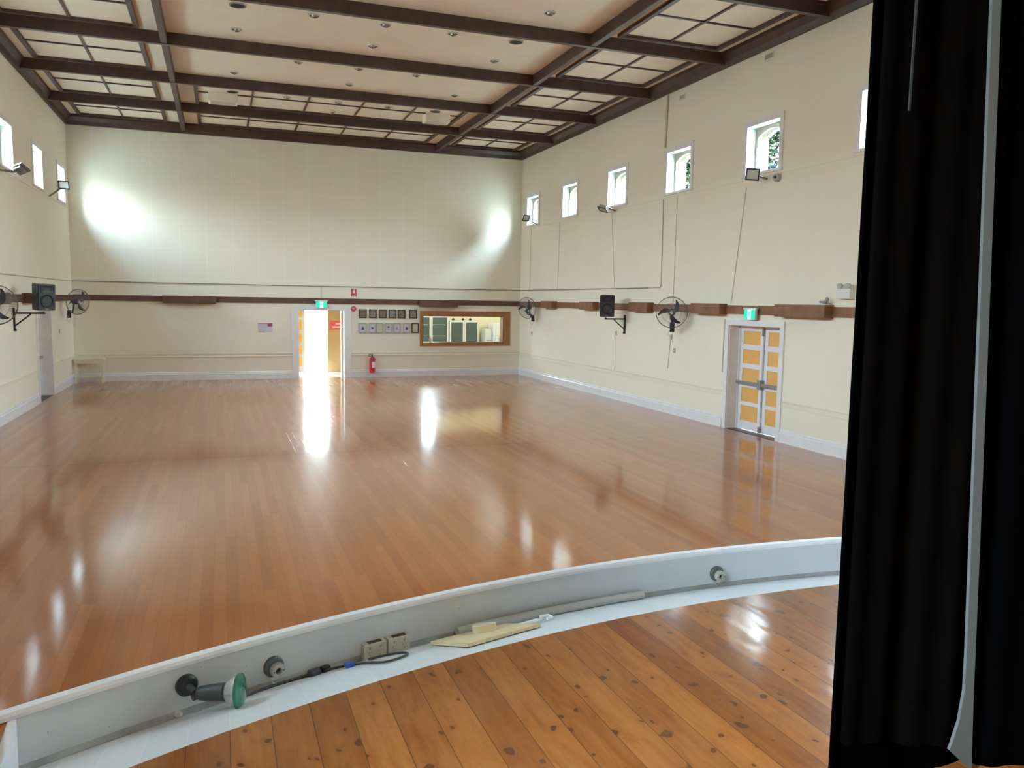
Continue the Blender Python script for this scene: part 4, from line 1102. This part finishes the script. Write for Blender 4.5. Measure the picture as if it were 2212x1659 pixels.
# end boards of the trough
for s in (-1, 1):
    x = CX + s * (CX - AX)
    bm = nb()
    yf = CY + math.sqrt(RF * RF - (x - CX) ** 2); ys_ = CY + math.sqrt(RS * RS - (x - CX) ** 2) - .12
    prism(bm, [(x - .012, ys_, ZS - .15), (x - .012, yf, ZS - .15), (x - .012, yf, 1.003), (x - .012, yf - .20, ZS + .012), (x - .012, ys_, ZS + .014)], (.024, 0, 0))
    trim(bm, M_cap)

bm = nb()          # timber kerb filling in behind the curb, left of the trough end board
xs_ = [AX - .013 - .9 * i / 12 for i in range(13)]
yc_ = lambda x: CY + math.sqrt(RF * RF - (x - CX) ** 2) - .002
prism(bm, [(x, yc_(x), .955) for x in xs_] + [(x, yc_(x) - .20 if i else yc_(x) - .20, .955) for i, x in reversed(list(enumerate(xs_)))], (0, 0, .043)); trim(bm, M_stage)

def on_face(deg, z, out=0.0):
    a = math.radians(deg); p = P2(RF - out, a); return Vector((p[0], p[1], z))
def face_rot(deg): return -math.radians(deg)     # local -y looks back to the stage

# green footlight lamp
fl = thing('footlight_lamp', 'green-faced reflector lamp in black holder on the curb face', 'lamp', on_face(-22.97, .925), (0, 0, face_rot(-22.97)))
bm = nb(); lathe(bm, [(.042, 0), (.042, .016), (.034, .026), (0, .028)], (0, 0, 0), (0, -1, 0), 28); obj('base', bm, M_black, fl, True)
bm = nb(); tube(bm, [(.0, -.02, -.002), (.012, -.05, -.018)], .016, 12); lathe(bm, [(0, 0), (.018, .004), (.018, .03), (0, .034)], (.0, -.052, -.03), (.03, -.052, -.03), 14); obj('knuckle', bm, M_charcoal, fl, True)
hd = Vector((.74, -.66, .07)).normalized(); h0_ = Vector((.018, -.055, -.022))
bm = nb(); lathe(bm, [(.016, 0), (.026, .012), (.031, .05), (.035, .110), (.031, .115), (0, .115)], h0_, h0_ + hd, 26); obj('holder', bm, M_charcoal, fl, True)
h1_ = h0_ + hd * .112
bm = nb(); lathe(bm, [(.030, 0), (.036, .008), (.056, .038), (.065, .052), (.066, .058)], h1_, h1_ + hd, 32, False); obj('reflector', bm, M_silver, fl, True)
bm = nb(); lathe(bm, [(.0665, .050), (.068, .056), (.066, .062), (.05, .068), (.02, .072), (0, .073)], h1_, h1_ + hd, 32, False); obj('green_face', bm, M_green, fl, True)

def socket(deg, z, label):
    r_ = thing('lamp_socket', label, 'socket', on_face(deg, z), (0, 0, face_rot(deg)), 'empty round lamp sockets on the curb')
    bm = nb(); lathe(bm, [(.044, 0), (.044, .010), (.040, .014), (0, .015)], (0, 0, 0), (0, -1, 0), 28); obj('backplate', bm, mat('dull_zinc', (0.13, 0.14, 0.15), .45, metal=.4), r_, True)
    bm = nb(); lathe(bm, [(.030, .012), (.031, .035), (.027, .040), (.014, .040), (.013, .022), (0, .022)], (.008, 0, -.010), (.008, -1, -.010), 26, False); obj('body', bm, M_porc, r_, True)
    bm = nb(); lathe(bm, [(.0125, .0235), (0, .0235)], (.008, 0, -.010), (.008, -1, -.010), 16, False)
    for sx in (-1, 1): lathe(bm, [(.003, .0405), (.003, .042), (0, .042)], (.008 + sx * .021, 0, -.010), (.008 + sx * .021, -1, -.010), 8, False)
    obj('contact_hole', bm, M_black, r_)
    bm = nb(); tube(bm, [(-.02, -.012, -.04), (-.012, -.018, -.060), (.0, -.012, -.072)], .003, 6); obj('loose_wire', bm, M_conduit_cream, r_, True)
socket(-20.2, .892, 'empty round socket on the curb between green lamp and outlets')
socket(-0.65, .888, 'empty round socket on the curb near the black curtain')

# two power outlets
def outlet(deg, label):
    r_ = thing('power_outlet', label, 'outlet', on_face(deg, .85), (0, 0, face_rot(deg)), 'aged cream power outlets on the curb')
    bm = nb(); box(bm, (0, -.018, -.002), (.112, .036, .074), .004); obj('box', bm, M_cream, r_)
    bm = nb(); bx(bm, -.030, .036, -.030, -.006, .0352, .0372); obj('dark_slot', bm, M_beam, r_)
    bm = nb()
    for sx in (-.026, .026):
        for dx, dz, an in ((-.007, .006, .5), (.007, .006, -.5), (0, -.009, 0)):
            box(bm, (0, 0, 0), (.0022, .002, .008), 0, Matrix.Translation((sx + dx, -.0365, -.010 + dz)) @ Matrix.Rotation(an, 4, 'Y'))
        box(bm, (sx, -.0365, .015), (.008, .003, .010))
    obj('pin_slots', bm, M_conduit, r_)
outlet(-16.62, 'cream power outlet on the curb, the one nearer the green lamp')
outlet(-15.68, 'cream power outlet on the curb, the one nearer the pale board')

def tz(w): return ZS - .001 - .144 * w / .49      # trough height at distance w from the stage edge
def tp(x, y, lift=0.0):
    w = math.hypot(x - CX, y - CY) - RS
    return Vector((x, y, tz(max(0, w)) + lift))
# flex lying in the trough
flex = [(.02, 3.262), (.055, 3.285), (.16, 3.355), (.274, 3.40), (.379, 3.425), (.47, 3.43), (.57, 3.395), (.636, 3.325), (.70, 3.335), (.745, 3.375), (.755, 3.41), (.735, 3.455), (.66, 3.472), (.58, 3.455)]
pts = []
for i in range(len(flex) - 1):
    p0 = Vector(flex[max(0, i - 1)]); p1 = Vector(flex[i]); p2 = Vector(flex[i + 1]); p3 = Vector(flex[min(len(flex) - 1, i + 2)])
    for k_ in range(5):
        t = k_ / 5
        q = 0.5 * ((2 * p1) + (-p0 + p2) * t + (2 * p0 - 5 * p1 + 4 * p2 - p3) * t * t + (-p0 + 3 * p1 - 3 * p2 + p3) * t ** 3)
        pts.append(tp(q.x, q.y, .008))
bm = nb(); tube(bm, pts, .0052, 8)
cd = thing('extension_lead', 'dark power cord with grey plug looping along the trough below the outlets', 'cord')
obj('cable', bm, M_cord, cd, True)
PL = Matrix.Translation(tp(.376, 3.425, .014)) @ Matrix.Rotation(.45, 4, 'Z')
bm = nb(); box(bm, (-.03, 0, 0), (.05, .034, .026), .006, PL); obj('socket_end', bm, M_cord, cd)
bm = nb(); box(bm, (.025, 0, 0), (.04, .028, .024), .006, PL); obj('plug', bm, M_black, cd)
bm = nb(); box(bm, (0, 0, 0), (.042, .026, .018), .004); o = obj('blue_tag', bm, M_blue, None, loc=tp(.50, 3.415, .013), rot=(0, -.0, .3)); tag(o, 'small blue tag clipped on the dark cord', 'tag')
bm = nb(); lathe(bm, [(0, 0), (.012, .003), (.016, .012), (.012, .022), (0, .026)], n=14); o = obj('cream_knob', bm, M_cream, None, True, loc=tp(-.185, 3.225, -.001)); tag(o, 'small cream knob on the trough below the green lamp', 'knob')

# pale fibreboard with roll of tape
bd = thing('fibreboard_offcut', 'pale fibreboard offcut lying across the white trough', 'board', (0, 0, 0))
cr = [(0.890, 3.515), (0.995, 3.265), (1.405, 3.42), (1.295, 3.615)]
zz = [tp(x, y).z for x, y in cr]
# plane through three corners
pa, pb, pc = (Vector((cr[i][0], cr[i][1], zz[i])) for i in (0, 1, 2))
nrm = (pb - pa).cross(pc - pa).normalized()
if nrm.z < 0: nrm = -nrm
zz[3] = pa.z - (nrm.x * (cr[3][0] - pa.x) + nrm.y * (cr[3][1] - pa.y)) / nrm.z
bm = nb(); prism(bm, [Vector((x, y, z + .004)) for (x, y), z in zip(cr, zz)], nrm * .016); bmesh.ops.bevel(bm, geom=bm.edges[:], offset=.001, segments=1, affect='EDGES')
obj('sheet', bm, M_ply, bd)
ctr = Vector((1.155, 3.52, 0)); ctr.z = pa.z - (nrm.x * (ctr.x - pa.x) + nrm.y * (ctr.y - pa.y)) / nrm.z + .021
r_ = thing('tape_roll', 'roll of masking tape resting on the pale fibreboard', 'tape', ctr, (0, 0, 0))
bm = nb(); lathe(bm, [(.058, 0), (.058, .030), (.046, .030), (.046, 0), (.058, 0)], (0, 0, 0), nrm, 36, False); obj('tape', bm, M_tape, r_, True)
bm = nb(); lathe(bm, [(.0455, .001), (.0455, .029), (.043, .029), (.043, .001), (.0455, .001)], (0, 0, 0), nrm, 36, False); obj('core', bm, M_white, r_, True)
# white pipe lying against the curb face
pp = [on_face(-13.1 + 8.7 * i / 16, ZS - .145 + .038, .046) for i in range(17)]
pp = [pp[0].lerp(pp[-1], i / 16) for i in range(17)]
sh = 0
bm = nb()
a0, a1 = on_face(-13.3, ZS - .11, .030), on_face(-4.6, ZS - .11, .030)
mid = (a0 + a1) / 2
# straight pipe: pull it in so that its middle stays inside the trough
tube(bm, [on_face(-13.3 + 8.7 * i / 20, ZS - .112, .034) for i in range(21)], .022, 16)
o = obj('pvc_pipe', bm, M_pipe, None, True); tag(o, 'grey-white plastic pipe lying against the curb behind the board', 'pipe')
M_clip = mat('bright_white_plastic', (0.88, 0.90, 0.92), 0.35)
bm = nb(); box(bm, (0, 0, 0), (.10, .034, .012), .004); o = obj('plastic_strip', bm, M_clip, None, True, loc=tp(1.40, 3.555, .014), rot=(-.28, 0, .28)); tag(o, 'flat white plastic piece beside the pale board', 'clip')
bm = nb(); tube(bm, [(-.03, -.01, 0), (-.028, .014, .008), (.012, .018, .012), (.028, -.006, .006), (.0, -.018, 0)], .0075, 8); o = obj('plastic_clip', bm, M_clip, None, True, loc=tp(1.495, 3.575, .014), rot=(-.28, 0, -.2)); tag(o, 'curled white plastic clip between the flat piece and pipe', 'clip')

# ------------------------------------------------------------------ black stage curtain
cu = thing('stage_curtain', 'black stage curtain hanging at right with a pale grey edge strip', 'curtain', (1.705, 1.80, ZS))
def drape(x0, x1, z0, z1, f, n=160, th=0.012, zfun=None, rows=1):
    bm = nb(); Fv, Bv = [], []
    for i in range(n + 1):
        x = x0 + (x1 - x0) * i / n; y = f(x); zb = zfun(x) if zfun else z0
        Fv.append((bm.verts.new((x, y, zb)), bm.verts.new((x, y, z1)))); Bv.append((bm.verts.new((x, y + th, zb)), bm.verts.new((x, y + th, z1))))
    for i in range(n):
        bm.faces.new((Fv[i][0], Fv[i + 1][0], Fv[i + 1][1], Fv[i][1])); bm.faces.new((Bv[i][0], Bv[i][1], Bv[i + 1][1], Bv[i + 1][0]))
        bm.faces.new((Fv[i][0], Bv[i][0], Bv[i + 1][0], Fv[i + 1][0])); bm.faces.new((Fv[i][1], Fv[i + 1][1], Bv[i + 1][1], Bv[i][1]))
    for i in (0, n): bm.faces.new((Fv[i][0], Fv[i][1], Bv[i][1], Bv[i][0]))
    return bm
g1 = lambda x: -.012 * math.sin(x * 21) - .008 * math.sin(x * 47 + 1)
obj('front_panel', drape(0.004, 0.50, 0, 4.4, g1, zfun=lambda x: .195 - .09 * (x / .42) ** 1.1 - .006 * math.sin(x * 30)), M_curtain, cu, True, ang=80)
obj('hem_band', drape(0.0, 0.56, 0.02, 4.35, lambda x: .03 + .006 * math.sin(x * 25), n=60), M_curtain2, cu, True, ang=80)
obj('rear_panel', drape(0.50, 2.2, 0.02, 4.4, lambda x: .02 - .28 * (x - .5) + .03 * math.sin(x * 17) + .012 * math.sin(x * 41)), M_curtain2, cu, True, ang=80)
bm = nb()
L_ = [(.372, 3.4), (.385, 2.4), (.428, 1.24 - .95 + 0), ]
lefts = [(.345, 3.45), (.355, 2.36), (.408, 1.257), (.448, .42), (.451, .30), (.438, .20), (.412, .125), (.406, .113)]
rights = [(.378, 3.45), (.387, 2.36), (.443, 1.25), (.482, .42), (.487, .30), (.494, .18), (.502, .06), (.503, .03)]
rights = [(a, max(0.003, b)) for a, b in rights]
vsL = [(bm.verts.new((a, -.028, b)), bm.verts.new((a, -.018, b))) for a, b in lefts]
vsR = [(bm.verts.new((a, -.030, b)), bm.verts.new((a, -.018, b))) for a, b in rights]
for i in range(len(lefts) - 1):
    bm.faces.new((vsL[i][0], vsR[i][0], vsR[i + 1][0], vsL[i + 1][0])); bm.faces.new((vsL[i][1], vsL[i + 1][1], vsR[i + 1][1], vsR[i][1]))
    bm.faces.new((vsL[i][0], vsL[i + 1][0], vsL[i + 1][1], vsL[i][1])); bm.faces.new((vsR[i][0], vsR[i][1], vsR[i + 1][1], vsR[i + 1][0]))
o = obj('edge_strip', bm, M_strip, cu); o['label'] = 'pale grey edge strip'
bm = nb(); prism(bm, [(.078, -.03, 2.02), (.084, -.03, 2.02), (.092, -.03, 3.5), (.082, -.03, 3.5)], (0, .004, 0)); obj('thin_strip', bm, mat('dim_webbing', (0.02, 0.024, 0.024), .7), cu)

# ------------------------------------------------------------------ outdoors
bm = nb(); bx(bm, -1.0, 8.0, 32.0, 32.2, -.12, 2.6); struct('wall_courtyard', bm, M_concrete)
bm = nb(); bx(bm, 0.5, 5.5, D + 2.0, 31.0, 2.65, 2.75); struct('ceiling_added_canopy', bm, M_kwall)  # roof added to cut the glare through the back doorway
for px_ in (0.7, 5.3):
    bm = nb(); bx(bm, px_ - .05, px_ + .05, 30.8, 30.9, -.12, 2.65); trim(bm, M_trim)
bm = nb(); bx(bm, -60, 60, -20, 90, -.35, -.12); struct('ground', bm, mat('grey_paving', (0.20, 0.20, 0.17), .9, var=.1, vscale=1))
def tree(x, y, zc, rad, label, seed):
    rg = random.Random(seed)
    r_ = thing('leafy_tree', label, 'tree', (x, y, -.12))
    bm = nb(); tube(bm, [(0, 0, 0), (.1, .05, zc * .4), (0, .1, zc * .8), (.1, 0, zc + rad * .5)], [.22, .18, .13, .05], 10)
    for i in range(14):
        a = rg.uniform(0, 2 * PI); z = zc * rg.uniform(.55, 1.0); ln = rad * rg.uniform(.7, 1.0)
        tube(bm, [(0, .05, z), (ln * .5 * math.cos(a), ln * .5 * math.sin(a), z + ln * .35), (ln * math.cos(a), ln * math.sin(a), z + ln * rg.uniform(.3, .7))], [.07, .045, .015], 6)
    obj('trunk', bm, M_bark, r_, True)
    bm = nb()
    for c in range(120):
        a = rg.uniform(0, 2 * PI); e = math.asin(rg.uniform(-.7, 1)); rr = rad * rg.uniform(.45, 1)
        cc = Vector((rr * math.cos(a) * math.cos(e), rr * math.sin(a) * math.cos(e), zc + rr * math.sin(e) * 1.3))
        for i in range(80):
            p = cc + Vector((rg.gauss(0, .22), rg.gauss(0, .22), rg.gauss(0, .16)))
            q = Vector((rg.gauss(0, 1), rg.gauss(0, 1), rg.gauss(0, 1))).normalized() * .12
            s = q.orthogonal().normalized() * .05
            vs = [bm.verts.new(p - q), bm.verts.new(p + s), bm.verts.new(p + q), bm.verts.new(p - s)]
            bm.faces.new(vs)
    obj('leaves', bm, M_leaf, r_)
tree(17.0, 20.9, 7.4, 2.1, 'leafy tree outside, seen in the second high window from curtain', 3)
tree(17.0, 26.4, 7.4, 1.9, 'leafy tree outside, seen in the third high window from curtain', 5)
